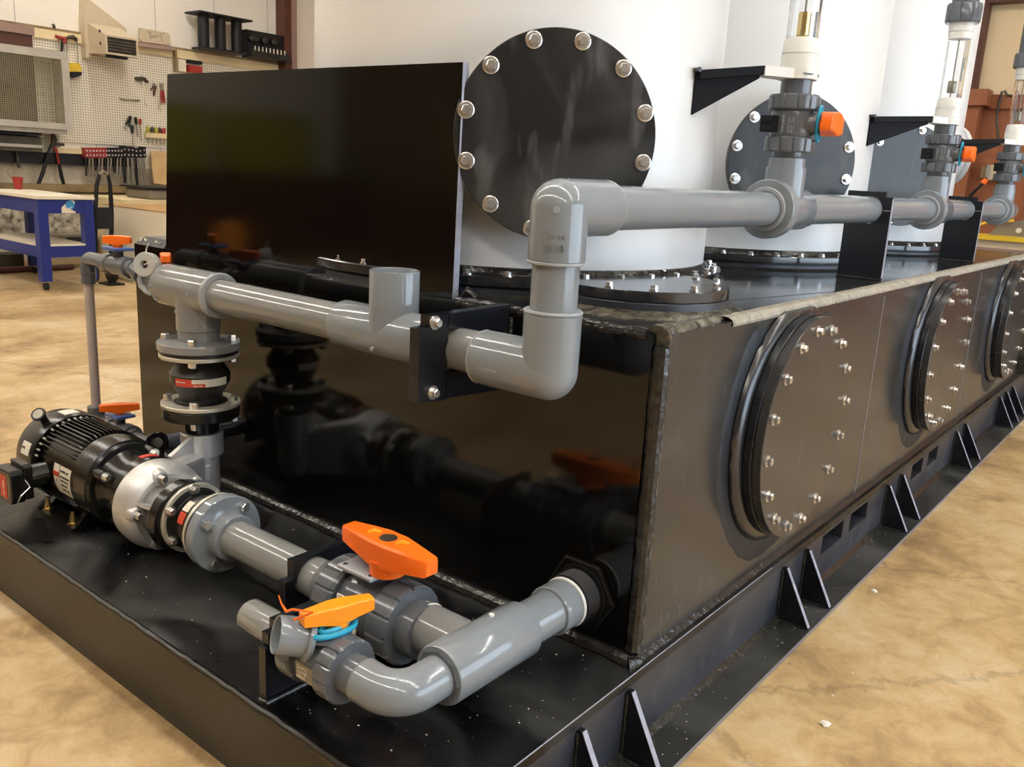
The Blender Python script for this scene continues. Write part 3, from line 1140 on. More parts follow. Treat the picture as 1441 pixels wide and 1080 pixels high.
def lever(name, t, c, axis, across, length, width, height, material, hub_r, hub_h, taper=0.55):
    """tee handle: a bar tapering to both ends, thick in the middle, over a hub; axis = along the bar, across = stem direction"""
    a, u = Vector(axis).normalized(), Vector(across).normalized()
    s = u.cross(a).normalized()
    c = Vector(c)
    L, W = length / 2, width / 2
    mb = MB()
    secs = []
    for k, (f, wf, lo, hi) in enumerate(((-1.0, taper * 0.86, 0.30, 0.86), (-0.97, taper, 0.24, 0.90), (-0.5, 0.80, 0.12, 0.97), (-0.2, 1.0, 0.02, 1.0), (0.2, 1.0, 0.02, 1.0), (0.5, 0.80, 0.12, 0.97), (0.97, taper, 0.24, 0.90), (1.0, taper * 0.86, 0.30, 0.86))):
        row = []
        for ww, hh in ((-1, lo), (1, lo), (1, hi - 0.08), (0.86, hi), (-0.86, hi), (-1, hi - 0.08)):
            row.append(mb.bm.verts.new(c + a * (L * f) + s * (W * wf * ww) + u * (height * hh)))
        secs.append(row)
    for A, B in zip(secs, secs[1:]):
        for i in range(6):
            j = (i + 1) % 6
            mb.face([A[i], A[j], B[j], B[i]])
    mb.face(secs[0][::-1])
    mb.face(secs[-1])
    mb.cyl(c - u * hub_h, c + u * height * 0.2, hub_r, hub_r * 1.05, n=28)
    return emit(name, mb, material, t)


# flow columns on the header: valve, support arm, clear gauge
ORD = ['nearest', 'middle', 'farthest']


ARM = [-0.025, -0.01, -0.01]


def flow_column(i, cx):
    o = ORD[i]
    t = thing('ball_valve', ['grey union ball valve with orange handle under the nearest clear gauge',
                             'grey union ball valve with orange handle under the middle clear gauge',
                             'grey union ball valve on the farthest column at the right photo edge'][i],
              'valve', (cx, HY, 1.42), 'ball valves on the overhead pipe')
    b = valve_body(t, (cx, HY, 1.532), (0, 0, 1), (0.10, -1, 0), 0.050, 0.098, 0.072, 0.0865, 0.052, 0.024, M['pvc_dark'], end_r=0.053)
    mb = MB()
    mb.cyl((cx, HY, 1.60), (cx, HY, 1.678), 0.053, n=40)
    emit('upper_socket', mb, M['pvc_dark'], t)
    mb = MB()
    mb.box((cx - 0.095, HY + 0.02, 1.50), (cx - 0.055, HY + 0.075, 1.555))
    mb.box((cx - 0.105, HY + 0.03, 1.505), (cx - 0.094, HY + 0.065, 1.522))
    mb.box((cx - 0.105, HY + 0.03, 1.534), (cx - 0.094, HY + 0.065, 1.551))
    emit('mounting_lug', mb, M['black_satin'], t, smooth=False)
    u = Vector((0.10, -1, 0)).normalized()
    c = Vector((cx, HY, 1.534))
    # blue tag ring behind handle
    s = Vector((0, 0, 1))
    mb = MB()
    q = u.cross(s)
    mb.tube([c + u * 0.096 + s * 0.058 * math.cos(a) + q * 0.026 * math.sin(a) for a in [2 * PI * k / 28 for k in range(28)]], 0.0055, n=8, closed=True)
    mb.tube([c + u * 0.098 + s * 0.044 * math.cos(a) + q * 0.014 * math.sin(a) for a in [2 * PI * k / 28 for k in range(28)]], 0.0035, n=8, closed=True)
    emit('tag_ring', mb, M['teal'], t, label='blue tag ring behind the handle')
    lever('handle', t, c + u * 0.105, Vector((1, 0.10, -0.05)), u, 0.160, 0.078, 0.060, M['orange'], 0.020, 0.03, taper=0.75)
    # faint lettering on the body
    e = Vector((-0.95, -0.30, 0)).normalized()
    side = Vector((0, 0, 1)).cross(e).normalized()
    for k, (txt, sz, off) in enumerate((('PVC 2in', 0.016, 0.014), ('200 PSI WOG', 0.009, 0.0), ('TRUE UNION', 0.010, -0.02))):
        text('lettering', txt, sz, c + e * 0.0745 + side * off - Vector((0, 0, 0.036)), (0, 0, 1), -side, M['pvc_edge'], b, depth=0.0006)
    # support arm from the vessel
    vx = [0.82, 2.64, 4.46][i]
    base = Vector((vx, 1.18, 0))
    col = Vector((cx, HY, 0))
    dirv = (base + Vector((ARM[i], -math.sqrt(VR * VR - ARM[i] ** 2), 0)) - col).normalized()
    # meet the shell
    rel = col - base
    bq = rel.dot(dirv)
    cq = rel.length_squared - (VR + 0.0) ** 2
    sol = -bq - math.sqrt(max(bq * bq - cq, 0.0))
    root = col + dirv * sol
    ar = thing('gauge_bracket', ['black triangular bracket arm from the nearest white vessel to the first clear gauge',
                                 'black triangular bracket arm from the middle white vessel to the second clear gauge',
                                 'black triangular bracket arm from the farthest white vessel to the gauge at the photo edge'][i],
               'bracket', (root.x, root.y, 1.66), 'bracket arms holding the gauges')
    sd = Vector((-dirv.y, dirv.x, 0))
    e0 = col + dirv * 0.159
    mb = MB()
    rz = Vector((0, 0, -0.036))
    pr = [root - dirv * 0.004 + sd * 0.03 + rz, root - dirv * 0.004 - sd * 0.03 + rz, e0 - sd * 0.03, e0 + sd * 0.03]
    mb.prism([p + Vector((0, 0, 1.682)) for p in pr], (0, 0, 0.030))
    emit('top_bar', mb, M['black_matte'], ar, smooth=False, bevel=0.003)
    mb = MB()
    pr = [root - dirv * 0.004 + Vector((0, 0, 1.646)), e0 + Vector((0, 0, 1.682)), e0 + Vector((0, 0, 1.672)), root - dirv * 0.004 + Vector((0, 0, 1.535))]
    mb.prism([p - sd * 0.006 for p in pr], sd * 0.012)
    emit('web', mb, M['black_matte'], ar, smooth=False)
    mb = MB()
    pts = [root + sd * a + Vector((0, 0, 1.677)) for a in (-0.033, 0.0, 0.033)]
    mb.tube(pts, 0.008, n=8)
    emit('weld', mb, M['weld'], ar)
    # gauge
    g = thing('flow_gauge', ['clear tube flow gauge with white ends nearest, rising out of the photo top',
                             'clear tube flow gauge with white ends and dark cap in front of the farthest vessel',
                             'clear tube flow gauge with white ends at the right photo edge'][i], 'gauge', (cx, HY, 1.68), 'clear flow gauges')
    mb = MB()
    mb.ring((cx, HY, 1.679), (cx, HY, 1.714), 0.067, 0.03, 40, ch=0.002)
    e1 = dirv
    pr = [col + dirv * 0.05 + sd * 0.045, col + dirv * 0.05 - sd * 0.045, col + dirv * 0.158 - sd * 0.032, col + dirv * 0.158 + sd * 0.032]
    mb.prism([p + Vector((0, 0, 1.680)) for p in pr], (0, 0, 0.032))
    emit('clamp_ring', mb, M['white'], g)
    mb = MB()
    mb.lathe((cx, HY, 1.714), (0, 0, 1), [(0, 0), (0, 0.060), (0.002, 0.062), (0.047, 0.062), (0.047, 0.058), (0.051, 0.058), (0.051, 0.061), (0.094, 0.058), (0.100, 0.054), (0.100, 0)], 44)
    emit('lower_end', mb, M['white'], g)
    mb = MB()
    mb.ring((cx, HY, 1.8145), (cx, HY, 2.105), 0.0545, 0.047, 40)
    emit('clear_tube', mb, M['clear'], g)
    mb = MB()
    mb.cyl((cx, HY, 1.8145), (cx, HY, 2.105), 0.0035, n=10)
    emit('guide_rod', mb, M['tool_grey'], g)
    mb = MB()
    mb.ring((cx, HY, 1.84 if i else 1.822), (cx, HY, 1.90), 0.021, 0.0037, 24, ch=0.003)
    emit('float', mb, M['brass'] if i == 0 else M['tool_grey'], g)
    mb = MB()
    mb.box((cx + 0.030, HY - 0.036, 1.82 if i == 0 else 1.90), (cx + 0.036, HY - 0.026, 1.905 if i == 0 else 2.02))
    emit('scale_strip', mb, M['tool_grey'], g, smooth=False)
    mb = MB()
    mb.lathe((cx, HY, 2.1055), (0, 0, 1), [(0, 0), (0, 0.056), (0.030, 0.058), (0.032, 0.055), (0.036, 0.055), (0.036, 0.060), (0.075, 0.060), (0.075, 0)], 44)
    emit('upper_end', mb, M['white'], g)
    mb = MB()
    nut(mb, (cx, HY, 2.181), (cx, HY, 2.275), 0.084, ribs=9)
    mb.cyl((cx, HY, 2.275), (cx, HY, 2.75), 0.064, n=40)
    emit('upper_union', mb, M['pvc_dark'], g)
    if i == 0:
        e2 = Vector((-0.55, -0.83, 0)).normalized()
        s2 = Vector((0, 0, 1)).cross(e2).normalized()
        text('lettering', 'Hayward', 0.011, Vector((cx, HY, 1.692)) + e2 * 0.0685 - s2 * 0.025, s2, (0, 0, 1), M['ink'], g)
        e2 = Vector((0.45, -0.9, 0)).normalized()
        s2 = Vector((0, 0, 1)).cross(e2).normalized()
        text('lettering', 'NSF', 0.015, Vector((cx, HY, 1.690)) + e2 * 0.0685 - s2 * 0.014, s2, (0, 0, 1), M['ink'], g)


for i, cx in enumerate(COLX):
    flow_column(i, cx)

# plates carrying the overhead header
for i, px in enumerate((2.14, 3.965)):
    t = thing('header_support', ['nearest black notched plate on the tank top holding the overhead pipe',
                                 'farther black notched plate on the tank top holding the overhead pipe'][i],
              'bracket', (px, 0.2, TH), 'plates under the overhead pipe')
    mb = MB()
    y0, y1 = 0.300, 0.104
    prof = [(px, y0, TH + 0.001), (px, y1, TH + 0.001), (px, y1, HZ - 0.002)]
    prof += [(px, HY - HR * math.cos(a), HZ - 0.002 - HR * math.sin(a)) for a in [PI * k / 14 for k in range(15)]]
    prof += [(px, y0, HZ - 0.002)]
    mb.prism(prof, (0.022, 0, 0))
    emit('lower_plate', mb, M['black_plate'], t, smooth=False)
    mb = MB()
    prof = [(px, y0, HZ + 0.001)] + [(px, HY + HR * math.cos(a), HZ + 0.001 + HR * math.sin(a)) for a in [PI * k / 14 for k in range(15)]]
    prof += [(px, y1, HZ + 0.001), (px, y1, 1.296), (px, 0.137, 1.296), (px, 0.137, 1.318), (px, y0, 1.318)]
    mb.prism(prof, (0.022, 0, 0))
    emit('upper_plate', mb, M['black_plate'], t, smooth=False)
    mb = MB()
    mb.tube([(px - 0.004, y0, TH + 0.004), (px - 0.004, y1, TH + 0.004)], 0.007, n=8)
    emit('weld', mb, M['weld'], t)
    mb = MB()
    mb.box((px + 0.0, y1 - 0.0015, TH + 0.01), (px + 0.022, y1, 1.29))
    emit('cut_edge', mb, M['cut_edge'], t, smooth=False, label='pale sawn edge')

# ------------------------------------------------------------------ discharge line in front of the tank
LX, LZ = -0.21, 0.840
LR = 0.0585
t = thing('discharge_line', 'grey plastic pipe run with open upward branch, from pump column to the corner elbow', 'pipe', (LX, 1.2, 0.7))
DL = t
mb = MB()
mb.lathe((LX, 2.005, LZ), (0, -1, 0), [(0, 0), (0, 0.066), (0.022, 0.072), (0.026, 0.078), (0.10, 0.079), (0.330, 0.079), (0.352, 0.077), (0.355, 0.060), (0.355, 0)], 56)
te = emit('pump_tee', mb, M['pvc_warm_lit'], t)
mb = MB()
mb.cyl((LX, 1.785, LZ), (LX, 1.785, 0.700), 0.077, n=48)
emit('branch', mb, M['pvc_warm_lit'], te)
mb = MB()
mb.ring((LX, 1.656, LZ), (LX, 1.640, LZ), 0.0805, 0.060, 56, ch=0.004)
emit('socket_rim', mb, M['pvc_edge'], te)
mb = MB()
for (yy, zz) in ((1.97, LZ + 0.0), (1.72, LZ + 0.0)):
    mb.cyl((LX - 0.077, yy, zz), (LX - 0.083, yy, zz), 0.006, n=12)
mb.cyl((LX - 0.075, 1.80, LZ - 0.07), (LX - 0.081, 1.80, LZ - 0.07), 0.006, n=12)
emit('mould_mark', mb, M['pvc_edge'], te)
mb = MB()
mb.cyl((LX, 1.66, LZ), (LX, 0.36, LZ), LR, n=56)
emit('pipe', mb, M['pvc_warm_lit'], t)
OY = 0.765
mb = MB()
mb.lathe((LX, 0.985, LZ), (0, -1, 0), [(0, 0.058), (0, 0.070), (0.008, 0.073), (0.36, 0.073), (0.368, 0.070), (0.368, 0.058)], 56)
te = emit('open_tee', mb, M['pvc'], t)
mb = MB()
mb.lathe((LX, OY, LZ), (0, 0, 1), [(0.0, 0.072), (0.185, 0.0725), (0.187, 0.0715), (0.187, 0.066), (0.184, 0.0645), (0.02, 0.0625), (0.02, 0)], 56)
emit('open_branch', mb, M['pvc'], te, label='open socket pointing up')
mb = MB()
mb.cyl((LX - 0.067, OY + 0.01, LZ - 0.035), (LX - 0.078, OY + 0.01, LZ - 0.038), 0.006, n=12)
emit('mould_mark', mb, M['pvc_edge'], te)

# bracket carrying it from the tank front
BY = 0.50
t = thing('pipe_bracket', 'black bolted clamp bracket on the tank front beside the open pipe branch', 'bracket', (-0.1, BY, 0.7))
BR = t
th = 0.034
zt, zb = 0.942, 0.705
XM = -0.262
mb = MB()
mb.prism([(-0.002, BY, zt + 0.004), (XM, BY, zt), (XM, BY, LZ + 0.06), (LX - 0.0, BY, LZ + 0.0605), (LX + 0.0605, BY, LZ), (LX, BY, LZ - 0.0605), (XM, BY, LZ - 0.06), (XM, BY, zb + 0.004), (-0.002, BY, zb - 0.01)], (0, th, 0))
emit('saddle_plate', mb, M['black_plate'], t, smooth=False)
mb = MB()
pr = [(-0.372, BY, zt - 0.030), (-0.335, BY, zt - 0.030), (-0.335, BY, zt), (XM - 0.003, BY, zt), (XM - 0.003, BY, LZ + 0.054)]
pr += [(LX + 0.0 - 0.0605 * math.cos(a), BY, LZ + 0.0605 * math.sin(a)) for a in (0.55, 0.2, 0, -0.2, -0.55)]
pr += [(XM - 0.003, BY, LZ - 0.054), (XM - 0.003, BY, zb), (-0.372, BY, zb + 0.01)]
mb.prism(pr, (0, th, 0))
emit('clamp_plate', mb, M['black_plate'], t, smooth=False)
for bz in (zt - 0.018, zb + 0.03):
    put(BOLT_M, (-0.318, BY - 0.001, bz), (0, -1, 0), t)
mb = MB()
mb.tube([(-0.004, BY - 0.004, zb), (-0.004, BY - 0.004, TH - 0.02)], 0.007, n=8)
emit('weld', mb, M['weld'], t)

# ------------------------------------------------------------------ pump column: flange, rubber joint, flange
QY = 1.785


def flex_joint(t, c, d, h_total, r_ring, r_bulge, r_neck, ring_t):
    """rubber bellows between two backing rings; c at the start, d along"""
    c, d = Vector(c), Vector(d).normalized()
    mb = MB()
    H = h_total
    prof = [(0, 0), (0, r_neck * 1.3), (ring_t, r_neck * 1.3), (ring_t + 0.004, r_neck * 1.02)]
    for k in range(21):
        s = k / 20
        bulge = max(0.0, math.sin(PI * s ** 1.2)) ** 1.6
        if 0.44 < s < 0.70:
            bulge = max(bulge, 0.99)
        prof.append((ring_t + 0.006 + (H - 2 * ring_t - 0.012) * s, r_neck + (r_bulge - r_neck) * bulge))
    prof += [(H - ring_t - 0.004, r_neck * 1.02), (H - ring_t, r_neck * 1.3), (H, r_neck * 1.3), (H, 0)]
    mb.lathe(c, d, prof, 56)
    bel = emit('bellows', mb, M['rubber'], t)
    for a in (0.0, H - ring_t):
        mb = MB()
        mb.ring(c + d * a, c + d * (a + ring_t), r_ring, r_neck * 1.12, 56, ch=0.002)
        emit('backing_ring', mb, M['steel_pale'], t)
    return bel


t = thing('column_flange', 'grey plastic bolted flange on top of the upright rubber joint above the pump', 'flange', (LX, QY, 0.63))
mb = MB()
mb.lathe((LX, QY, 0.629), (0, 0, 1), [(0, 0), (0, 0.144), (0.003, 0.146), (0.027, 0.146), (0.030, 0.143), (0.032, 0.09), (0.034, 0.074), (0.069, 0.073), (0.069, 0)], 64)
emit('flange', mb, M['pvc_warm_lit'], t)
mb = MB()
mb.cyl((LX, QY, 0.6155), (LX, QY, 0.6285), 0.138, n=56)
emit('gasket', mb, M['rubber'], t)
bolt_ring((LX, QY, 0.660), (0, 0, 1), 0.118, 4, BOLT_L2, t, phase=-0.75)

t = thing('rubber_joint', 'upright black rubber expansion joint with red and white label above the pump', 'expansion joint', (LX, QY, 0.41), 'rubber expansion joints on the pump')
bel = flex_joint(t, (LX, QY, 0.417), (0, 0, 1), 0.198, 0.141, 0.107, 0.074, 0.014)
bolt_ring((LX, QY, 0.601), (0, 0, -1), 0.118, 4, BOLT_L2, t, phase=3.89)
bolt_ring((LX, QY, 0.431), (0, 0, 1), 0.118, 4, BOLT_L2, t, phase=-0.75)


def curved_label(name, c, r, a0, a1, z0, z1, material, parent, n=10):
    """label wrapped on an upright drum"""
    mb = MB()
    lo, hi, lo2, hi2 = [], [], [], []
    for k in range(n + 1):
        a = a0 + (a1 - a0) * k / n
        e = Vector((math.cos(a), math.sin(a), 0))
        lo.append(mb.bm.verts.new(Vector((c[0], c[1], z0)) + e * (r + 0.0012)))
        hi.append(mb.bm.verts.new(Vector((c[0], c[1], z1)) + e * (r + 0.0012)))
        lo2.append(mb.bm.verts.new(Vector((c[0], c[1], z0)) + e * (r - 0.002)))
        hi2.append(mb.bm.verts.new(Vector((c[0], c[1], z1)) + e * (r - 0.002)))
    for k in range(n):
        mb.face([lo[k], lo[k + 1], hi[k + 1], hi[k]])
        mb.face([lo2[k + 1], lo2[k], hi2[k], hi2[k + 1]])
        mb.face([hi[k], hi[k + 1], hi2[k + 1], hi2[k]])
        mb.face([lo[k + 1], lo[k], lo2[k], lo2[k + 1]])
    mb.face([lo[0], hi[0], hi2[0], lo2[0]])
    mb.face([hi[n], lo[n], lo2[n], hi2[n]])
    return emit(name, mb, material, parent)


va = math.atan2(CAM.y - QY, CAM.x - LX)        # side of the drum that faces the hall's front
curved_label('red_label', (LX, QY), 0.1065, va - 0.90, va - 0.28, 0.506, 0.534, M['red_label'], bel)
curved_label('white_label', (LX, QY), 0.1065, va - 0.28, va + 0.16, 0.519, 0.534, M['paper'], bel)
curved_label('red_label', (LX, QY), 0.1065, va - 0.28, va + 0.16, 0.506, 0.519, M['red_label'], bel)
curved_label('white_label', (LX, QY), 0.1065, va + 0.16, va + 1.0, 0.506, 0.534, M['paper'], bel)
for txt, sz, aa, zz in (('Series', 0.013, va - 0.22, 0.508), ('Expansion', 0.009, va - 0.82, 0.520)):
    e = Vector((math.cos(aa + 0.22), math.sin(aa + 0.22), 0))
    s = Vector((0, 0, 1)).cross(e)
    text('lettering', txt, sz, Vector((LX, QY, zz)) + e * 0.1085 - s * 0.024, s, (0, 0, 1), M['paper'], bel)

# ------------------------------------------------------------------ pump with motor
PX, PZ = -0.492, 0.158
t = thing('centrifugal_pump', 'black electric motor driving a silver cast pump on the skid deck', 'pump', (PX, 1.9, 0.0))
PU = t
A = lambda y: Vector((PX, y - 0.095, PZ - 0.006))
MZ = 0.170
B = lambda y: Vector((PX, y, MZ))
# volute casting
mb = MB()
mb.lathe(A(1.735), (0, -1, 0), [(0, 0), (0, 0.140), (0.006, 0.149), (0.050, 0.153), (0.075, 0.150), (0.098, 0.136), (0.106, 0.122), (0.100, 0.104), (0.088, 0.098), (0.086, 0.088), (0.12, 0.078), (0.20, 0.074), (0.20, 0)], 72)
vol = emit('volute', mb, M['alu'], t)
for k in range(5):
    mb = MB()
    a = 0.55 + 2 * PI * k / 5
    e = Vector((math.cos(a), 0, math.sin(a)))
    c = A(1.655) + e * 0.118
    mb.lathe(c, (0, -1, 0), [(0, 0), (0, 0.030), (0.028, 0.026), (0.033, 0.024), (0.033, 0)], 24)
    emit('boss', mb, M['alu'], vol)
for k in range(5):
    a = 0.55 + 2 * PI * k / 5
    e = Vector((math.cos(a), 0, math.sin(a)))
    put(BOLT_M, A(1.622) + e * 0.118, (0, -1, 0), t)
mb = MB()
for k in range(3):
    a = 2.75 + 2 * PI * k / 3
    e = Vector((math.cos(a), 0, math.sin(a)))
    q = Vector((-math.sin(a), 0, math.cos(a)))
    mb.prism([A(1.645) + e * 0.074 - q * 0.006, A(1.645) + e * 0.125 - q * 0.006, A(1.60) + e * 0.118 - q * 0.006, A(1.545) + e * 0.080 - q * 0.006], q * 0.012)
emit('stiffening_rib', mb, M['alu'], vol, smooth=False)
# discharge nozzle rising at the back of the casting
mb = MB()
mb.lathe((LX, QY, 0.045), (0, 0, 1), [(0, 0), (0, 0.050), (0.05, 0.061), (0.178, 0.061), (0.182, 0.076), (0.262, 0.077), (0.268, 0.073), (0.268, 0)], 48)
emit('discharge_nozzle', mb, M['alu'], t)
mb = MB()
mb.prism([(PX + 0.05, 1.545, PZ + 0.13), (LX - 0.02, QY - 0.055, PZ + 0.075), (LX - 0.02, QY - 0.055, 0.045), (PX + 0.05, 1.545, 0.03)], (0, 0.085, 0))
emit('scroll_neck', mb, M['alu'], t, smooth=False, bevel=0.015)
mb = MB()
mb.prism([(LX - 0.155, QY - 0.045, 0.255), (LX - 0.058, QY - 0.045, 0.315), (LX - 0.058, QY - 0.045, 0.18), (LX - 0.16, QY - 0.045, 0.18)], (0, 0.02, 0))
emit('web', mb, M['alu'], t, smooth=False)
e = Vector((-0.35, -0.93, 0)).normalized()
s = Vector((0, 0, 1)).cross(e)
mb = MB()
mb.box((-0.017, -0.004, -0.03), (0.017, 0.006, 0.03), Matrix.Translation(Vector((LX, QY, 0.165)) + e * 0.061) @ Matrix((s, -e, Vector((0, 0, 1)))).transposed().to_4x4())
emit('cast_pad', mb, M['alu'], t, smooth=False, bevel=0.004)
mb = MB()
mb.cyl((LX, QY, 0.3135), (LX, QY, 0.378), 0.0615, n=40)
mb.lathe((LX, QY, 0.374), (0, 0, 1), [(0, 0), (0, 0.136), (0.003, 0.138), (0.038, 0.138), (0.042, 0.135), (0.042, 0)], 60)
emit('discharge_flange', mb, M['black_cast'], t, label='black flange on the silver discharge nozzle')
bolt_ring((LX, QY, 0.373), (0, 0, -1), 0.118, 4, BOLT_L2, t, phase=3.89)
# suction flange
mb = MB()
mb.lathe(A(1.560), (0, -1, 0), [(0, 0), (0, 0.118), (0.006, 0.122), (0.044, 0.122), (0.048, 0.119), (0.048, 0)], 60, rib=lambda i: 1.03 if i % 15 in (0, 1, 2) else 1.0)
emit('suction_flange', mb, M['black_cast'], t, label='black flange on the silver suction side')
# adapter and motor
mb = MB()
mb.lathe(B(1.641), (0, 1, 0), [(0, 0), (0, 0.126), (0.003, 0.130), (0.038, 0.132), (0.040, 0.130), (0.042, 0.112), (0.125, 0.114), (0.150, 0.128), (0.152, 0.146), (0.166, 0.152), (0.168, 0.157), (0.242, 0.159), (0.244, 0.157), (0.244, 0)], 64)
emit('motor_adapter', mb, M['black_cast'], t)
for k in range(4):
    a = PI / 4 + PI / 2 * k + 0.25
    e = Vector((math.cos(a), 0, math.sin(a)))
    c = B(1.745) + e * 0.128
    mb = MB()
    mb.cyl(c, c + Vector((0, 0.085, 0)), 0.022, n=20)
    emit('adapter_lug', mb, M['black_cast'], t)
    put(BOLT_M, c - Vector((0, 0.001, 0)), (0, -1, 0), t)
mb = MB()
mb.lathe(B(1.885), (0, 1, 0), [(0, 0), (0, 0.152), (0.004, 0.155), (0.030, 0.155), (0.034, 0.142), (0.30, 0.142), (0.30, 0)], 72)
mot = emit('motor_frame', mb, M['black_cast'], t)
for half in (0, 1, 2):
  mb = MB()
  for k in range(64):
    a = 2 * PI * k / 64
    if half != (2 if math.cos(a) >= 0 else (0 if math.sin(a) > 0 else 1)):
        continue
    if abs((a - PI + PI) % (2 * PI) - PI) < 0.5:      # smooth flat with the nameplates
        continue
    if math.sin(a) < -0.80:
        continue
    e = Vector((math.cos(a), 0, math.sin(a)))
    q = Vector((-math.sin(a), 0, math.cos(a)))
    hgt = 0.163 if k % 1 == 0 else 0.158
    mb.prism([B(1.925) + e * 0.138 - q * 0.0022, B(1.925) + e * 0.156 - q * 0.0022, B(1.94) + e * hgt - q * 0.0018, B(2.16) + e * hgt - q * 0.0018, B(2.17) + e * 0.138 - q * 0.0022], q * 0.0042)
  emit('cooling_fins', mb, M['black_cast'], mot, smooth=False)
mb = MB()
mb.lathe(B(2.185), (0, 1, 0), [(0.0, 0.150), (0.0, 0.166), (0.012, 0.1685), (0.10, 0.1685), (0.150, 0.160), (0.172, 0.140), (0.180, 0.10), (0.180, 0), (0.172, 0), (0.165, 0.13), (0.01, 0.160), (0.0, 0.150)], 72)
fan = emit('fan_cover', mb, M['black_cast'], t)
# daylight through holes along the cowl edge, put in as pale dots
for k in range(12):
    a = 1.15 + 0.145 * k + (0.12 if k > 7 else 0)
    e = Vector((math.cos(a), 0, math.sin(a)))
    mb = MB()
    mb.cyl(B(2.172) + e * 0.1555, B(2.190) + e * 0.1575, 0.0038, n=8)
    emit('rivet_light_dot', mb, M['steel_pale'], fan)


def drum_patch(name, a0, a1, y0, y1, r, material, parent, th=0.003):
    """thin plate wrapped on the motor drum, angles about the motor axis"""
    mb = MB()
    n = 8
    rows = []
    for k in range(n + 1):
        a = a0 + (a1 - a0) * k / n
        e = Vector((math.cos(a), 0, math.sin(a)))
        rows.append([mb.bm.verts.new(B(y) + e * rr) for y, rr in ((y0, r), (y1, r), (y1, r + th), (y0, r + th))])
    for p, q in zip(rows, rows[1:]):
        for i in range(4):
            j = (i + 1) % 4
            mb.face([p[i], p[j], q[j], q[i]])
    mb.face(rows[0][::-1])
    mb.face(rows[-1])
    return emit(name, mb, material, parent)


npl = drum_patch('nameplate', PI - 0.30, PI + 0.50, 1.922, 2.015, 0.142, M['paper'], mot)
lbl = drum_patch('small_nameplate', PI - 0.30, PI + 0.50, 2.022, 2.062, 0.142, M['paper'], mot)
drum_patch('red_band', PI - 0.12, PI + 0.0, 2.0215, 2.0625, 0.1445, M['red_label'], lbl, th=0.002)
for (aa, yy, txt, sz) in ((PI - 0.16, 2.008, 'MODEL  HP', 0.011), (PI - 0.02, 2.008, 'VOLTS 230/460', 0.010), (PI + 0.08, 2.008, 'AMPS  Hz 60', 0.010), (PI + 0.20, 2.008, 'RPM 3500', 0.010), (PI + 0.33, 2.008, 'FRAME  TEFC', 0.009)):
    e = Vector((math.cos(aa), 0, math.sin(aa)))
    u = Vector((math.sin(aa), 0, -math.cos(aa)))
    text('lettering', txt, sz, B(yy) + e * 0.1456, (0, -1, 0), u, M['ink'], npl, depth=0.0008)
e = Vector((math.cos(PI + 0.16), 0, math.sin(PI + 0.16)))
text('lettering', 'A', 0.022, B(2.05) + e * 0.1456, (0, -1, 0), (0, 0, 1), M['ink'], lbl, depth=0.0008)
drum_patch('cowl_label', PI * 0.845, PI * 0.935, 2.215, 2.275, 0.168, M['paper'], fan)
drum_patch('cowl_label', 1.38, 1.72, 2.21, 2.27, 0.168, M['paper'], fan)
aa = PI * 0.885
e = Vector((math.cos(aa), 0, math.sin(aa)))
u = Vector((math.sin(aa), 0, -math.cos(aa)))
text('lettering', '3', 0.030, B(2.248) + e * 0.1716 - u * 0.010, u, (0, 1, 0), M['ink'], fan, depth=0.0012)
# plugs / lifting knobs on the cowl
kd = Vector((-0.62, -0.40, 0.68)).normalized()
kc = at(57, 593, 1, 2.27)
kc = B(2.27) + Vector((math.cos(2.05), 0, math.sin(2.05))) * 0.165
mb = MB()
mb.cyl(kc, kc + kd * 0.040, 0.012, 0.022, n=24)
mb.lathe(kc + kd * 0.035, kd, [(0, 0), (0, 0.024), (0.006, 0.027), (0.012, 0.026), (0.012, 0)], 28)
knob = emit('knob', mb, M['black_satin'], fan)
mb = MB()
mb.cyl(kc + kd * 0.047, kc + kd * 0.0478, 0.019, n=24)
emit('knob_face', mb, M['tool_grey'], knob)
# junction box
mb = MB()
x0, x1 = -0.765, -0.715
mb.prism([(x0, 2.235, 0.190), (x0, 2.235, 0.085), (x0, 2.225, 0.070), (x0, 2.120, 0.068), (x0, 2.112, 0.080), (x0, 2.112, 0.182), (x0, 2.122, 0.192)], (x1 - x0, 0, 0))
jb = emit('junction_box_cover', mb, M['black_cast'], t, smooth=False, bevel=0.006)
mb = MB()
mb.prism([(x1, 2.230, 0.205), (x1, 2.230, 0.075), (x1, 2.117, 0.075), (x1, 2.117, 0.195), (x1, 2.13, 0.205)], (0.03, 0, 0))
mb.cyl((x1 + 0.02, 2.17, 0.14), (PX - 0.12, 2.14, 0.155), 0.045, n=24)
emit('junction_box', mb, M['black_cast'], t, smooth=False, bevel=0.004)
mb = MB()
mb.box((x0 - 0.001, 2.145, 0.085), (x0, 2.20, 0.170))
rl = emit('warning_label', mb, M['red_label'], jb, smooth=False)
text('lettering', 'DANGER', 0.014, (x0 - 0.0014, 2.165, 0.094), (0, 0, 1), (0, 1, 0), M['paper'], jb)
mb = MB()
mb.tube([(x1 + 0.0, 2.113, 0.155), (x1 + 0.012, 2.104, 0.125), (x1 - 0.02, 2.105, 0.10), (x1 - 0.03, 2.112, 0.075)], 0.003, n=8)
emit('cover_wire', mb, M['steel'], jb)
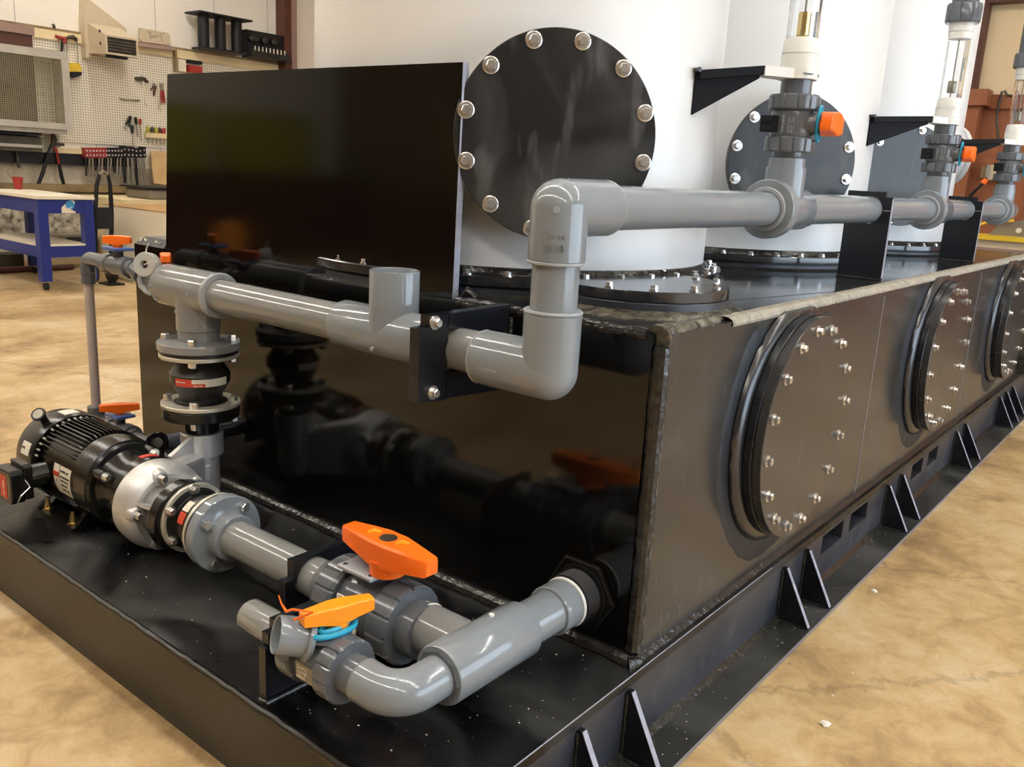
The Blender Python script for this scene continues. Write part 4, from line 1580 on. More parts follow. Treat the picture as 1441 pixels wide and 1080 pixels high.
# feet
mb = MB()
mb.box((PX - 0.168, 1.895, 0.001), (PX - 0.10, 2.165, 0.016))
mb.box((PX + 0.10, 1.895, 0.001), (PX + 0.168, 2.165, 0.016))
mb.prism([(PX - 0.15, 1.90, 0.012), (PX - 0.095, 1.90, 0.075), (PX + 0.095, 1.90, 0.075), (PX + 0.15, 1.90, 0.012)], (0, 0.028, 0))
mb.prism([(PX - 0.15, 2.13, 0.012), (PX - 0.095, 2.13, 0.075), (PX + 0.095, 2.13, 0.075), (PX + 0.15, 2.13, 0.012)], (0, 0.028, 0))
emit('mounting_foot', mb, M['black_cast'], t, smooth=False)
for fx in (-0.142, 0.142):
    for fy in (1.94, 2.135):
        mb = MB()
        c = Vector((PX + fx, fy, 0.016))
        mb.cyl(c, c + Vector((0, 0, 0.004)), 0.019, n=20)
        mb.hexa(c + Vector((0, 0, 0.004)), c + Vector((0, 0, 0.020)), 0.0115)
        mb.hexa(c + Vector((0, 0, 0.022)), c + Vector((0, 0, 0.030)), 0.0095)
        mb.cyl(c + Vector((0, 0, 0.02)), c + Vector((0, 0, 0.045)), 0.0065, n=12)
        emit('anchor_stud', mb, M['brass'], t)
drum_patch('warning_strip', 1.25, 1.72, 1.668, 1.690, 0.127, M['red_label'], t, th=0.007)

# suction rubber joint
t = thing('rubber_joint', 'short black rubber expansion joint lying between the pump and the suction pipe flange', 'expansion joint', A(1.38), 'rubber expansion joints on the pump')
SX, SZ = -0.478, 0.152
bel = flex_joint(t, (SX, 1.4155, SZ + 0.001), (0, -1, 0), 0.142, 0.118, 0.093, 0.080, 0.014)
bolt_ring((SX, 1.401, SZ + 0.001), (0, -1, 0), 0.102, 6, BOLT_M, t, phase=0.55)
mb = MB()
for k, (a0, a1, mm) in enumerate(((2.05, 2.45, 'paper'), (2.5, 2.9, 'red_label'))):
    mbx = MB()
    rows = []
    for q in range(9):
        a = a0 + (a1 - a0) * q / 8
        e = Vector((math.cos(a), 0, math.sin(a)))
        rows.append([mbx.bm.verts.new(Vector((SX, y, SZ + 0.003)) + e * rr) for y, rr in ((1.328, 0.090), (1.358, 0.090), (1.358, 0.0945), (1.328, 0.0945))])
    for p, q in zip(rows, rows[1:]):
        for i in range(4):
            mbx.face([p[i], p[(i + 1) % 4], q[(i + 1) % 4], q[i]])
    mbx.face(rows[0][::-1])
    mbx.face(rows[-1])
    emit('wrapped_label', mbx, M[mm], bel)
mb.bm.free()

# ------------------------------------------------------------------ suction line
S = lambda y, dz=0: Vector((SX + 0.008 * (1.25 - y) / 0.9, y, SZ + dz))
t = thing('suction_flange', 'grey plastic bolted flange at the pump end of the suction pipe', 'flange', S(1.235))
mb = MB()
mb.lathe(S(1.258), (0, -1, 0), [(0, 0), (0, 0.122), (0.003, 0.125), (0.034, 0.125), (0.038, 0.122), (0.040, 0.085), (0.044, 0.077), (0.085, 0.075), (0.088, 0.071), (0.088, 0)], 64)
emit('flange', mb, M['pvc'], t)
mb = MB()
mb.cyl(S(1.2725), S(1.2585), 0.119, n=56)
emit('gasket', mb, M['rubber'], t)
bolt_ring(S(1.2195), (0, -1, 0), 0.098, 4, BOLT_L2, t, phase=0.95)

t = thing('suction_pipe', 'thick grey plastic pipe lying low from the pump flange to the big orange-handled valve', 'pipe', S(0.95))
mb = MB()
mb.cyl(S(1.185), S(0.72), LR, n=56)
emit('pipe', mb, M['pvc_warm_lit'], t)

# support saddle 1
t = thing('suction_saddle', 'black stepped clamp saddle on the deck around the thick suction pipe', 'bracket', (SX, 0.80, 0))
sy, sth = 0.795, 0.030
mb = MB()
mb.prism([(-0.575, sy, 0.001), (-0.575, sy, 0.168), (-0.545, sy, 0.168), (-0.545, sy, SZ - 0.0), (-0.53, sy, SZ - 0.035), (-0.47, sy, SZ - 0.061), (-0.41, sy, SZ - 0.035), (-0.405, sy, SZ), (-0.30, sy, SZ), (-0.30, sy, 0.001)], (0, sth, 0))
emit('base_plate', mb, M['black_plate'], t, smooth=False)
mb = MB()
pr = [(-0.545, sy, SZ + 0.003), (-0.545, sy, 0.222), (-0.335, sy, 0.222), (-0.335, sy, 0.19), (-0.30, sy, 0.19), (-0.30, sy, SZ + 0.003), (-0.411, sy, SZ + 0.003)]
pr += [(SX + 0.004 + 0.061 * math.cos(a), sy, SZ + 0.003 + 0.061 * math.sin(a)) for a in [PI * k / 12 for k in range(1, 12)]]
pr += [(-0.535, sy, SZ + 0.003)]
mb.prism(pr, (0, sth, 0))
emit('clamp_plate', mb, M['black_plate'], t, smooth=False)
put(BOLT_S, (-0.318, sy + 0.015, 0.191), (0, 0, 1), t)
mb = MB()
mb.tube([(-0.58, sy - 0.004, 0.004), (-0.30, sy - 0.004, 0.004)], 0.006, n=8)
emit('weld', mb, M['weld'], t)

# big suction valve
t = thing('suction_valve', 'large grey union ball valve with long deep-orange handle', 'valve', (SX, 0.53, 0.05))
VC = Vector((SX + 0.010, 0.545, SZ - 0.005))
b = valve_body(t, VC, (0, 1, 0), (0, 0, 1), LR, 0.150, 0.088, 0.108, 0.075, 0.050, M['pvc_dark'], end_r=0.074)
mb = MB()
c = VC + Vector((0, 0, 0.118))
mb.prism([c + Vector((-0.075, -0.062, 0)), c + Vector((0.075, -0.062, 0)), c + Vector((0.075, 0.070, 0)), c + Vector((-0.075, 0.070, 0))], (0, 0, 0.012))
mp_ = emit('mounting_plate', mb, M['pvc_edge'], t, smooth=False, bevel=0.004)
mb = MB()
for dx in (-0.058, 0.058):
    for dy in (-0.046, 0.054):
        mb.cyl(c + Vector((dx, dy, 0.0118)), c + Vector((dx, dy, 0.0126)), 0.007, n=14)
emit('plate_hole', mb, M['ink'], mp_)
mb = MB()
mb.cyl(VC + Vector((0, 0, 0.08)), VC + Vector((0, 0, 0.12)), 0.050, n=32)
emit('stem_neck', mb, M['pvc_dark'], t)
hd = lever('handle', t, VC + Vector((-0.012, -0.06, 0.158)), (-0.02, -1, 0), (0, 0, 1), 0.325, 0.092, 0.068, M['orange'], 0.048, 0.028, taper=0.50)
mb = MB()
hc = VC + Vector((-0.012, -0.06, 0.158 + 0.068))
mb.lathe(hc - Vector((0, 0, 0.002)), (0, 0, 1), [(0, 0), (0, 0.024), (0.003, 0.024), (0.004, 0.021), (0.004, 0)], 32)
emit('hub_cap', mb, M['shelf_dark'], hd, label='dark brown round cap')
for s in (-1, 1):
    mb = MB()
    mb.tube([hc + Vector((-0.012, s * 0.052 + 0.012, -0.001)), hc + Vector((0.0, s * 0.052, 0.003)), hc + Vector((0.012, s * 0.052 - 0.012, -0.001))], [0.005, 0.008, 0.005], n=10)
    emit('raised_arrow', mb, M['orange_light'], hd)
mb = MB()
mb.prism([VC + Vector((-0.0885, -0.025, -0.045)), VC + Vector((-0.0885, 0.060, -0.045)), VC + Vector((-0.078, 0.060, 0.050)), VC + Vector((-0.078, -0.025, 0.050))], (-0.004, 0, 0))
lab = emit('paper_label', mb, M['paper'], b, smooth=False)
for k, (txt, sz) in enumerate((('4in  EPDM', 0.017), ('PVC 150 PSI', 0.011), ('TRUE UNION', 0.011))):
    zz = 0.028 - 0.026 * k
    text('lettering', txt, sz, VC + Vector((-0.0868 - 0.006 * (0.05 - zz) / 0.095 * 1.0 - 0.0002, 0.055, zz)), (0, -1, 0), (0.1, 0, 1), M['ink'], lab)

# outlet tee into the tank bulkhead
t = thing('suction_tee', 'pale grey plastic tee and coupling run entering the lower corner of the tank front', 'pipe', (-0.3, 0.2, 0.09))
TY, TZ = 0.185, 0.152
mb = MB()
mb.lathe((-0.595, TY, TZ), (1, 0, 0), [(0, 0.05), (0, 0.072), (0.006, 0.0755), (0.304, 0.0755), (0.310, 0.072), (0.310, 0.056)], 56)
te = emit('tee', mb, M['pvc'], t)
mb = MB()
mb.cyl((-0.455, TY, TZ), (-0.455, 0.385, TZ), 0.0655, n=48)
emit('branch', mb, M['pvc_warm_lit'], te)
mb = MB()
mb.ring((-0.455, 0.355, TZ), (-0.455, 0.362, TZ), 0.0675, 0.05, 44, ch=0.002)
emit('pale_joint_ring', mb, M['white'], te)
mb = MB()
mb.cyl((-0.395, TY + 0.01, TZ + 0.072), (-0.395, TY + 0.01, TZ + 0.080), 0.007, n=12)
emit('mould_mark', mb, M['white'], te)
mb = MB()
mb.cyl((-0.30, TY, TZ), (-0.10, TY, TZ), LR + 0.002, n=48)
emit('pipe', mb, M['pvc'], t)
mb = MB()
mb.lathe((-0.160, TY, TZ), (1, 0, 0), [(0, 0.055), (0, 0.067), (0.004, 0.070), (0.066, 0.070), (0.070, 0.067), (0.070, 0)], 48)
emit('coupling', mb, M['pvc'], t)
mb = MB()
mb.lathe((-0.0895, TY, TZ), (1, 0, 0), [(0, 0), (0, 0.0715), (0.008, 0.073), (0.012, 0.070), (0.012, 0)], 48)
emit('pale_thread_tape', mb, M['white'], t)
mb = MB()
mb.lathe((-0.600, TY, TZ), (1, 0, 0), [(0, 0), (0, 0.066), (0.02, 0.066), (0.02, 0)], 8)
emit('reducer_bushing', mb, M['pvc_dark'], t, smooth=False)

t = thing('bulkhead_fitting', 'black hexagon bulkhead fitting screwed through the lower corner of the tank front', 'fitting', (-0.03, TY, 0.04))
mb = MB()
mb.lathe((-0.0770, TY, TZ), (1, 0, 0), [(0, 0)] + [(0.001 + 0.004 * k, 0.074 if k % 2 else 0.0765) for k in range(15)] + [(0.062, 0)], 48)
mb.lathe((-0.018, TY, TZ), (1, 0, 0), [(0, 0), (0, 0.088), (0.004, 0.088), (0.004, 0)], 48)
emit('threaded_neck', mb, M['black_satin'], t)
mb = MB()
mb.lathe((-0.014, TY, TZ), (1, 0, 0), [(0, 0), (0, 0.110), (0.003, 0.116), (0.0125, 0.116), (0.0125, 0)], 6)
emit('hex_nut', mb, M['black_cast'], t, smooth=False)

# small branch: elbow, small valve, stub
t = thing('branch_elbow', 'grey plastic elbow curving from the small valve into the low tee', 'pipe', (-0.68, TY, 0.1))
BX = -0.728
mb = MB()
elbow(mb, (BX, TY, TZ), (-1, 0, 0), (0, 1, 0), 0.0525, 0.070, 0.140, 0.110)
emit('elbow', mb, M['pvc'], t)
mb = MB()
mb.ring((BX, TY + 0.108, TZ), (BX, TY + 0.113, TZ), 0.0530, 0.045, 40, ch=0.001)
emit('socket_rim', mb, M['pvc_inside'], t)

t = thing('branch_valve', 'small grey union ball valve with yellow-orange handle nearest the front edge of the deck', 'valve', (BX, 0.44, 0.07))
vc = Vector((BX, 0.437, TZ))
b = valve_body(t, vc, (0, 1, 0), (0, 0, 1), 0.045, 0.095, 0.064, 0.079, 0.052, 0.045, M['pvc_dark'], end_r=0.050)
mb = MB()
mb.lathe(vc + Vector((0, -0.01, 0.066)), (0, 0, 1), [(0, 0), (0, 0.054), (0.003, 0.058), (0.010, 0.056), (0.010, 0)], 32)
emit('stem_flange', mb, M['pvc_dark'], t)
mb = MB()
tp = vc + Vector((0, -0.01, 0.084))
mb.tube([tp + Vector((0.060 * math.cos(a) + 0.01, 0.030 * math.sin(a) - 0.012, 0.002 * math.sin(2 * a))) for a in [2 * PI * k / 28 for k in range(28)]], 0.0075, n=8, closed=True)
mb.tube([tp + Vector((0.042 * math.cos(a) + 0.01, 0.016 * math.sin(a) - 0.014, 0.008)) for a in [2 * PI * k / 28 for k in range(28)]], 0.006, n=8, closed=True)
emit('tag_ring', mb, M['teal'], t, label='turquoise tag ring under the handle')
hd = lever('handle', t, vc + Vector((0.022, -0.020, 0.100)), (1, -0.28, 0), (0, 0, 1), 0.182, 0.050, 0.046, M['orange_light'], 0.026, 0.02, taper=0.66)
mb = MB()
ez = vc + Vector((-0.080, 0.012, 0.128))
mb.tube([at(392, 838, 0, -0.80), at(396, 850, 0, -0.80), at(403, 861, 0, -0.80), at(412, 858, 0, -0.80), at(425, 860, 0, -0.80), at(440, 862, 0, -0.80), ez], [0.0015, 0.002, 0.004, 0.003, 0.003, 0.003, 0.003], n=8)
emit('cable_tie', mb, M['orange'], t, label='loose orange cable tie')
mb = MB()
lp = vc + Vector((-0.0648, 0, 0))
mb.prism([vc + Vector((-0.0655, -0.038, -0.030)), vc + Vector((-0.0655, 0.025, -0.030)), vc + Vector((-0.0655, 0.025, 0.012)), vc + Vector((-0.0655, -0.038, 0.012))], (-0.0015, 0, 0))
pl = emit('print_panel', mb, M['tool_grey'], b, smooth=False)
for k in range(3):
    text('lettering', ('2in PVC', '150 PSI', 'EPDM')[k], 0.012, vc + Vector((-0.0674, 0.020, -0.004 - 0.012 * k)), (0, -1, 0), (0, 0, 1), M['paper'], pl)
# hose cup hanging on the branch valve
t = thing('hose_cap', 'open grey plastic hose cup with rim beside the small yellow-orange handle', 'cap', (-0.79, 0.47, 0.15))
ca = Vector((-0.80, 0.42, 0.26)).normalized()
cc = vc + Vector((-0.030, 0.020, 0.058))
mb = MB()
mb.lathe(cc, ca, [(0, 0), (0, 0.058), (0.008, 0.060), (0.014, 0.058), (0.015, 0.047), (0.078, 0.046), (0.082, 0.044), (0.080, 0.040), (0.03, 0.039), (0.03, 0)], 44)
emit('cup', mb, M['pvc'], t)
t = thing('branch_stub', 'short capped grey plastic pipe stub poking out behind the small valve', 'pipe', (BX, 0.7, 0.1))
mb = MB()
mb.lathe((BX, 0.575, TZ), (0, 1, 0), [(0, 0), (0, 0.0435), (0.160, 0.0435), (0.166, 0.040), (0.166, 0)], 44)
emit('pipe', mb, M['pvc_warm_lit'], t)
# saddle 2
t = thing('branch_saddle', 'black upright clamp plate on the deck behind the small valve', 'bracket', (-0.72, 0.58, 0))
sy, sth = 0.572, 0.026
mb = MB()
mb.prism([(-0.800, sy, 0.001), (-0.800, sy, 0.150), (-0.772, sy, 0.152), (-0.76, sy, 0.122), (BX, sy, 0.1085), (-0.695, sy, 0.122), (-0.684, sy, 0.152), (-0.640, sy, 0.152), (-0.640, sy, 0.001)], (0, sth, 0))
bp_ = emit('base_plate', mb, M['black_plate'], t, smooth=False)
mb = MB()
pr = [(-0.640, sy, 0.155), (-0.683, sy, 0.155)]
pr += [(BX + 0.0445 * math.cos(a), sy, 0.155 + 0.0445 * math.sin(a)) for a in [PI * k / 10 for k in range(1, 10)]]
pr += [(-0.773, sy, 0.155), (-0.792, sy, 0.155), (-0.792, sy, 0.186), (-0.770, sy, 0.186), (-0.770, sy, 0.214), (-0.640, sy, 0.214)]
mb.prism(pr, (0, sth, 0))
emit('clamp_plate', mb, M['black_plate'], t, smooth=False)
mb = MB()
mb.box((-0.802, sy, 0.002), (-0.800, sy + sth, 0.149))
emit('cut_edge', mb, M['black_skirt'], t, smooth=False)
mb = MB()
mb.tube([(-0.806, sy + 0.02, 0.004), (-0.804, sy - 0.004, 0.004), (-0.642, sy - 0.006, 0.004)], 0.007, n=8)
emit('weld', mb, M['weld'], t)

# ------------------------------------------------------------------ sampling valves at the left end of the discharge line
VZ = 0.870


def small_valve(name, label, c, d, hdir, group, r=0.050, up=(0, 0, 1), plate=True, hl=0.15):
    c, d, up = Vector(c), Vector(d).normalized(), Vector(up).normalized()
    t = thing(name, label, 'valve', c - up * r, group)
    mb = MB()
    mb.lathe(c - d * 0.125, d, [(0, 0), (0, r * 0.80), (0.030, r * 0.82), (0.032, r * 1.05), (0.075, r * 1.08), (0.08, r * 0.95), (0.17, r * 0.95), (0.175, r * 1.08), (0.215, r * 1.05), (0.218, r * 0.82), (0.25, r * 0.80), (0.25, 0)], 40)
    emit('body', mb, M['pvc_dark'], t)
    mb = MB()
    mb.cyl(c, c + up * (r + 0.022), 0.020, n=20)
    emit('stem', mb, M['pvc_dark'], t)
    if plate:
        s = up.cross(d)
        q = c + up * (r + 0.022)
        mb = MB()
        mb.prism([q - d * 0.052 - s * 0.042, q + d * 0.052 - s * 0.042, q + d * 0.052 + s * 0.042, q - d * 0.052 + s * 0.042], up * 0.012)
        emit('mounting_plate', mb, M['blue_plate'], t, smooth=False, bevel=0.003, label='blue mounting plate')
    lever('handle', t, c + up * (r + 0.042), hdir, up, hl, 0.042, 0.038, M['orange'], 0.018, 0.012, taper=0.7)
    return t


GV = 'small valves with blue plates on the sampling line'
small_valve('sample_valve', 'small dark grey valve with end-on orange handle beside the big tee', (LX + 0.040, 2.060, VZ - 0.046), (0, 1, 0), (0.49, 0.87, 0), GV, r=0.044, hl=0.13)
small_valve('sample_valve', 'small dark grey valve with orange handle beside the thin upright pipe', (LX, 2.345, VZ + 0.002), (0, 1, 0), (0.55, -0.6, 0), GV, r=0.039, hl=0.105)
small_valve('sample_valve', 'small grey valve with orange handle low behind the motor, partly hidden', (LX, 2.40, 0.165), (0, 1, 0), (0.9, -0.5, 0), GV, r=0.046, hl=0.155)

t = thing('cam_cap', 'round pale grey cap with hanging lever ring left of the big tee', 'cap', at(205, 372, 0, LX - 0.075))
cd = Vector((-0.86, -0.46, 0.18)).normalized()
c0 = at(206, 373, 0, LX - 0.055)
mb = MB()
mb.lathe(c0 - cd * 0.03, cd, [(0, 0), (0, 0.043), (0.010, 0.047), (0.040, 0.047), (0.046, 0.044), (0.046, 0.016), (0.030, 0.014), (0.030, 0)], 40)
emit('cap', mb, M['cap_grey'], t)
mb = MB()
mb.cyl(c0 - cd * 0.001, c0 + cd * 0.002, 0.0138, n=24)
emit('socket_hole', mb, M['ink'], t)
mb = MB()
mb.tube([c0 + Vector((-0.01, 0.03, -0.045)), at(197, 393, 0, LX - 0.07), at(199, 403, 0, LX - 0.07), at(206, 411, 0, LX - 0.07), at(214, 415, 0, LX - 0.07)], [0.008, 0.011, 0.011, 0.009, 0.006], n=10)
rc_ = at(219, 418, 0, LX - 0.07)
mb.tube([rc_ + Vector((0, 0.010 * math.cos(a), 0.010 * math.sin(a))) for a in [2 * PI * k / 18 for k in range(18)]], 0.0028, n=8, closed=True)
emit('lever_ring', mb, M['pvc_edge'], t)
mb = MB()
mb.tube([c0 + Vector((0.0, 0.0, 0.04)), at(206, 350, 0, LX - 0.05), at(209, 343, 0, LX - 0.05)], 0.0025, n=8)
mb.tube([c0 + cd * 0.014, at(215, 368, 0, LX - 0.07), at(222, 369, 0, LX - 0.05)], 0.0025, n=8)
emit('cable_tie', mb, M['white'], t, label='thin white cable tie')

t = thing('sample_pipe', 'thin upright grey pipe with elbow at the left, in front of the open floor', 'pipe', (LX, 2.6, 0.2))
mb = MB()
elbow(mb, (LX, 2.605, VZ + 0.005), (0, 1, 0), (0, 0, -1), 0.029, 0.031, 0.145, 0.105)
emit('elbow', mb, M['pvc_dark'], t)
mb = MB()
mb.ring((LX, 2.605, VZ - 0.062), (LX, 2.605, VZ - 0.054), 0.032, 0.02, 36, ch=0.002)
emit('socket_rim', mb, M['pvc_dark'], t)
mb = MB()
mb.cyl((LX, 2.605, VZ - 0.10), (LX, 2.605, 0.16), 0.0195, n=32)
emit('thin_pipe', mb, M['pvc_slim'], t)
mb = MB()
mb.lathe((LX, 2.005, LZ), (0, 1, 0), [(0, 0), (0, 0.056), (0.006, 0.056), (0.010, 0.045), (0.010, 0)], 36)
emit('connector', mb, M['pvc_dark'], t)
mb = MB()
mb.cyl((LX, 2.175, VZ - 0.02), (LX, 2.23, VZ), 0.030, n=28)
emit('connector', mb, M['pvc_dark'], t)
mb = MB()
elbow(mb, (LX, 2.605, 0.165), (0, 0, -1), (0, -1, 0), 0.036, 0.038, 0.07, 0.09)
emit('lower_elbow', mb, M['pvc_dark'], t)
mb = MB()
mb.cyl((LX, 2.28, 0.165), (LX, 2.12, 0.165), 0.030, n=28)
mb.cyl((LX - 0.01, 2.15, 0.165), (-0.004, 2.15, 0.165), 0.033, n=28)
emit('lower_run', mb, M['pvc_dark'], t)
t = thing('drain_plug', 'black ring-shaped lug with metal eye behind the pump, by the tank front', 'plug', (LX, 2.10, 0.165))
c = Vector((LX - 0.01, 2.09, 0.195))
d = Vector((-0.6, -0.75, 0.2)).normalized()
mb = MB()
mb.ring(c - d * 0.014, c + d * 0.014, 0.043, 0.024, 32, ch=0.003)
mb.prism([c + Vector((-0.03, 0, -0.02)), c + Vector((0.03, 0, -0.02)), c + Vector((0.025, 0, -0.085)), c + Vector((-0.025, 0, -0.085))], (0, 0.02, 0))
emit('lug', mb, M['black_cast'], t)
mb = MB()
mb.lathe(c - d * 0.006, d, [(0, 0), (0, 0.0238), (0.008, 0.020), (0.010, 0)], 20)
emit('metal_eye', mb, M['steel'], t)

# ------------------------------------------------------------------ tool wall on the left
WY = WY1


def wbox(mb, px0, py0, px1, py1, yb, d):
    """upright box whose front face covers the two photo corners at depth yb-d, reaching back to yb"""
    a, b = at(px0, py0, 1, yb - d), at(px1, py1, 1, yb - d)
    mb.box((min(a.x, b.x), yb - d, min(a.z, b.z)), (max(a.x, b.x), yb, max(a.z, b.z)))
    return mb


def one(name, label, cat, mb, material, group=None, smooth=True, bevel=0.0):
    o = emit(name, mb, material, smooth=smooth, bevel=bevel)
    return props(o, label, cat, group)


PEG_X0, PEG_X1 = at(46, 100, 1, WY).x, 8.0
ZT0, ZT1 = 2.755, 2.875          # timber rail over the pegboard
mb = MB()
mb.box((PEG_X0, WY - 0.02, 1.40), (PEG_X1, WY - 0.001, ZT0 - 0.001))
one('pegboard', 'large pale pegboard full of small holes on the left wall', 'pegboard', mb, M['pegboard'], smooth=False)
mb = MB()
mb.box((at(48, 46, 1, WY - 0.06).x, WY - 0.06, ZT0), (PEG_X1, WY - 0.0005, ZT1))
one('timber_rail', 'pale timber rail along the top of the pegboard', 'rail', mb, M['wood'], smooth=False)
mb = MB()
mb.box((2.4, WY - 0.05, ZT1), (PEG_X1, WY, ZT1 + 0.035))
one('shelf_ledge', 'thin grey ledge strip just above the timber rail on the left wall', 'ledge', mb, M['wood_dark'], smooth=False)
mb = MB()
mb.box((1.5, WY - 0.10, 1.09), (5.0, WY - 0.02, 1.245))
one('clamp_rail', 'dark horizontal steel rail under the pegboard where the clamps hang', 'rail', mb, M['black_satin'], smooth=False)
mb = MB()
mb.box((at(74, 200, 1, WY - 0.03).x, WY - 0.12, 1.248), (4.55, WY - 0.021, 1.32))
one('timber_strip', 'pale timber strip lying on the dark clamp rail', 'rail', mb, M['wood'], smooth=False)
mb = MB()
mb.box((1.0, WY - 0.02, 0.30), (5.75, WY, 1.08))
one('wall_sheet', 'stained whitish sheet on the wall below the dark clamp rail', 'panel', mb, M['slab'], smooth=False)
mb = MB()
mb.box((0.8, WY - 0.25, 0.72), (5.75, WY - 0.02, 0.82))
one('sill_beam', 'dirty brown timber sill along the foot of the stained sheet', 'beam', mb, M['wood_dark'], smooth=False)
# lean timber panel
mb = MB()
a, b, c, d = at(212, 213, 1, WY - 0.10), at(240, 213, 1, WY - 0.10), at(240, 262, 1, WY - 0.25), at(217, 258, 1, WY - 0.25)
mb.prism([a, b, c, d], (0, 0.03, 0))
one('plywood_offcut', 'light plywood offcut leaning against the wall beside the hanging clamps', 'board', mb, M['ply'], smooth=False)

# wire-mesh cabinet
t = thing('mesh_cabinet', 'grey wire-mesh fronted cabinet hung at the top left on the pegboard', 'cabinet', (3.4, WY - 0.5, 1.55))
yb = WY - 0.02
fr = WY - 0.42
tl, tr, br, bl = at(-60, 50, 1, fr), at(95, 74, 1, fr), at(95, 183, 1, fr), at(-60, 176, 1, fr)
X0, X1, Z0, Z1 = tl.x - 0.4, tr.x, br.z, tr.z
mb = MB()
f = 0.10
mb.box((X0, fr - 0.02, Z1 - f), (X1, fr, Z1))
mb.box((X0, fr - 0.02, Z0), (X1, fr, Z0 + f * 0.8))
mb.box((X1 - f, fr - 0.02, Z0 + f * 0.8), (X1, fr, Z1 - f))
emit('door_frame', mb, M['galv'], t, smooth=False)
mb = MB()
mb.box((X0, fr, Z0), (X1, fr + 0.04, Z0 + 0.03))
mb.box((X0, fr, Z1 - 0.03), (X1, yb, Z1))
mb.box((X0, fr + 0.04, Z0 - 0.06), (X1 - 0.05, yb, Z0 + 0.01))
mb.box((X1 - 0.03, fr, Z0), (X1, yb, Z1 - 0.03))
emit('case', mb, M['galv'], t, smooth=False)
mb = MB()
mb.box((X0, fr - 0.012, Z0 + f * 0.8), (X1 - f, fr - 0.009, Z1 - f))
emit('wire_mesh', mb, M['mesh'], t, smooth=False)
mb = MB()
mb.box((X0, yb - 0.05, Z0 + 0.01), (X1 - 0.30, yb, Z1 - 0.03))
emit('dark_back', mb, M['shelf_dark'], t, smooth=False)
t2 = thing('storage_box', 'dark brown box showing above the mesh cabinet at the left photo edge', 'box', (2.9, WY - 0.3, 2.75))
a, b = at(-40, 34, 1, WY - 0.25), at(46, 60, 1, WY - 0.25)
mb = MB()
mb.box((a.x, WY - 0.25, Z1 + 0.002), (b.x, WY - 0.061, 2.83))
emit('body', mb, M['brown'], t2, smooth=False)
mb = MB()
mb.box((a.x, WY - 0.28, 2.75), (b.x + 0.02, WY - 0.25, 2.86))
emit('lid_edge', mb, M['brown_edge'], t2, smooth=False)
# tray under the cabinet
t = thing('tool_tray', 'long dark metal tray resting on the clamp rail below the mesh cabinet', 'tray', (3.2, WY - 0.2, 1.25))
mb = MB()
a, b = at(-30, 196, 1, WY - 0.25), at(60, 214, 1, WY - 0.25)
mb.prism([(a.x, WY - 0.25, 1.246), (a.x, WY - 0.25, 1.44), (a.x, WY - 0.12, 1.46), (a.x, WY - 0.025, 1.246)], (b.x - a.x, 0, 0))
emit('body', mb, M['shelf_dark'], t, smooth=False)
mb = MB()
mb.box((a.x, WY - 0.27, 1.30), (b.x, WY - 0.251, 1.34))
emit('lip', mb, M['galv'], t, smooth=False)
mb = MB()
mb.box((-0.5 + 2.0, WY - 0.24, 1.47), (at(57, 190, 1, WY - 0.2).x, WY - 0.022, Z0 - 0.065))
one('shelf_box', 'black box squeezed under the mesh cabinet at the left photo edge', 'box', mb, M['black_satin'], smooth=False)

# unit heater
t = thing('unit_heater', 'beige louvred unit heater hung high on the left wall', 'heater', at(160, 70, 1, WY - 0.4))
y1_ = WY - 0.62
fa, fb = at(147, 48, 1, y1_), at(194, 82, 1, y1_)
hx0, hx1, hz0, hz1 = fa.x, fb.x, fb.z, fa.z
mb = MB()
dxs = 0.0
bk = WY - 0.16
mb.prism([(hx0, y1_, hz0), (hx0, y1_, hz1), (hx0, bk, hz1 + 0.17), (hx0, bk, hz0 + 0.02)], (hx1 - hx0, 0, 0))
case = emit('case', mb, M['heater'], t, smooth=False)
mb = MB()
fw = 0.025
for (a0, a1, c0_, c1_) in ((hx0, hx1, hz1 - fw, hz1), (hx0, hx1, hz0, hz0 + fw), (hx0, hx0 + fw, hz0 + fw, hz1 - fw), (hx1 - fw, hx1, hz0 + fw, hz1 - fw)):
    mb.box((a0, y1_ - 0.02, c0_), (a1, y1_, c1_))
emit('front_frame', mb, M['heater'], t, smooth=False)
mb = MB()
mb.box((hx0 + fw, y1_ - 0.004, hz0 + fw), (hx1 - fw, y1_ - 0.001, hz1 - fw))
emit('dark_opening', mb, M['ink'], t, smooth=False)
for k in range(4):
    zz = hz0 + 0.07 + (hz1 - hz0 - 0.10) * k / 4
    mb = MB()
    mb.prism([(hx0 + fw, y1_ - 0.018, zz - 0.012), (hx0 + fw, y1_ - 0.005, zz + 0.008), (hx0 + fw, y1_ - 0.003, zz + 0.008), (hx0 + fw, y1_ - 0.015, zz - 0.014)], (hx1 - hx0 - 2 * fw, 0, 0))
    emit('louvre', mb, M['shelf_dark'], t, smooth=False)
mb = MB()
mb.box((hx0 + 0.06, y1_ + 0.04, hz0 - 0.035), (hx0 + 0.34, y1_ + 0.12, hz0 + 0.004))
emit('lower_bracket', mb, M['black_satin'], t, smooth=False)
mb = MB()
mb.prism([(hx0 - 0.05, WY - 0.161, hz1 + 0.16), (hx0 - 0.02, WY - 0.161, hz1 + 0.52), (hx1 + 0.10, WY - 0.161, hz1 + 0.18), (hx1 + 0.10, WY - 0.161, hz1 - 0.1), (hx0 - 0.05, WY - 0.161, hz1 - 0.3)], (0, 0.159, 0))
emit('wall_bracket', mb, M['heater'], t, smooth=False)
for zz in (0.30, 0.14):
    mb = MB()
    mb.cyl((hx0 - 0.006, y1_ + 0.12, hz0 + zz), (hx0, y1_ + 0.12, hz0 + zz), 0.022, n=14)
    emit('knockout', mb, M['ink'], t)

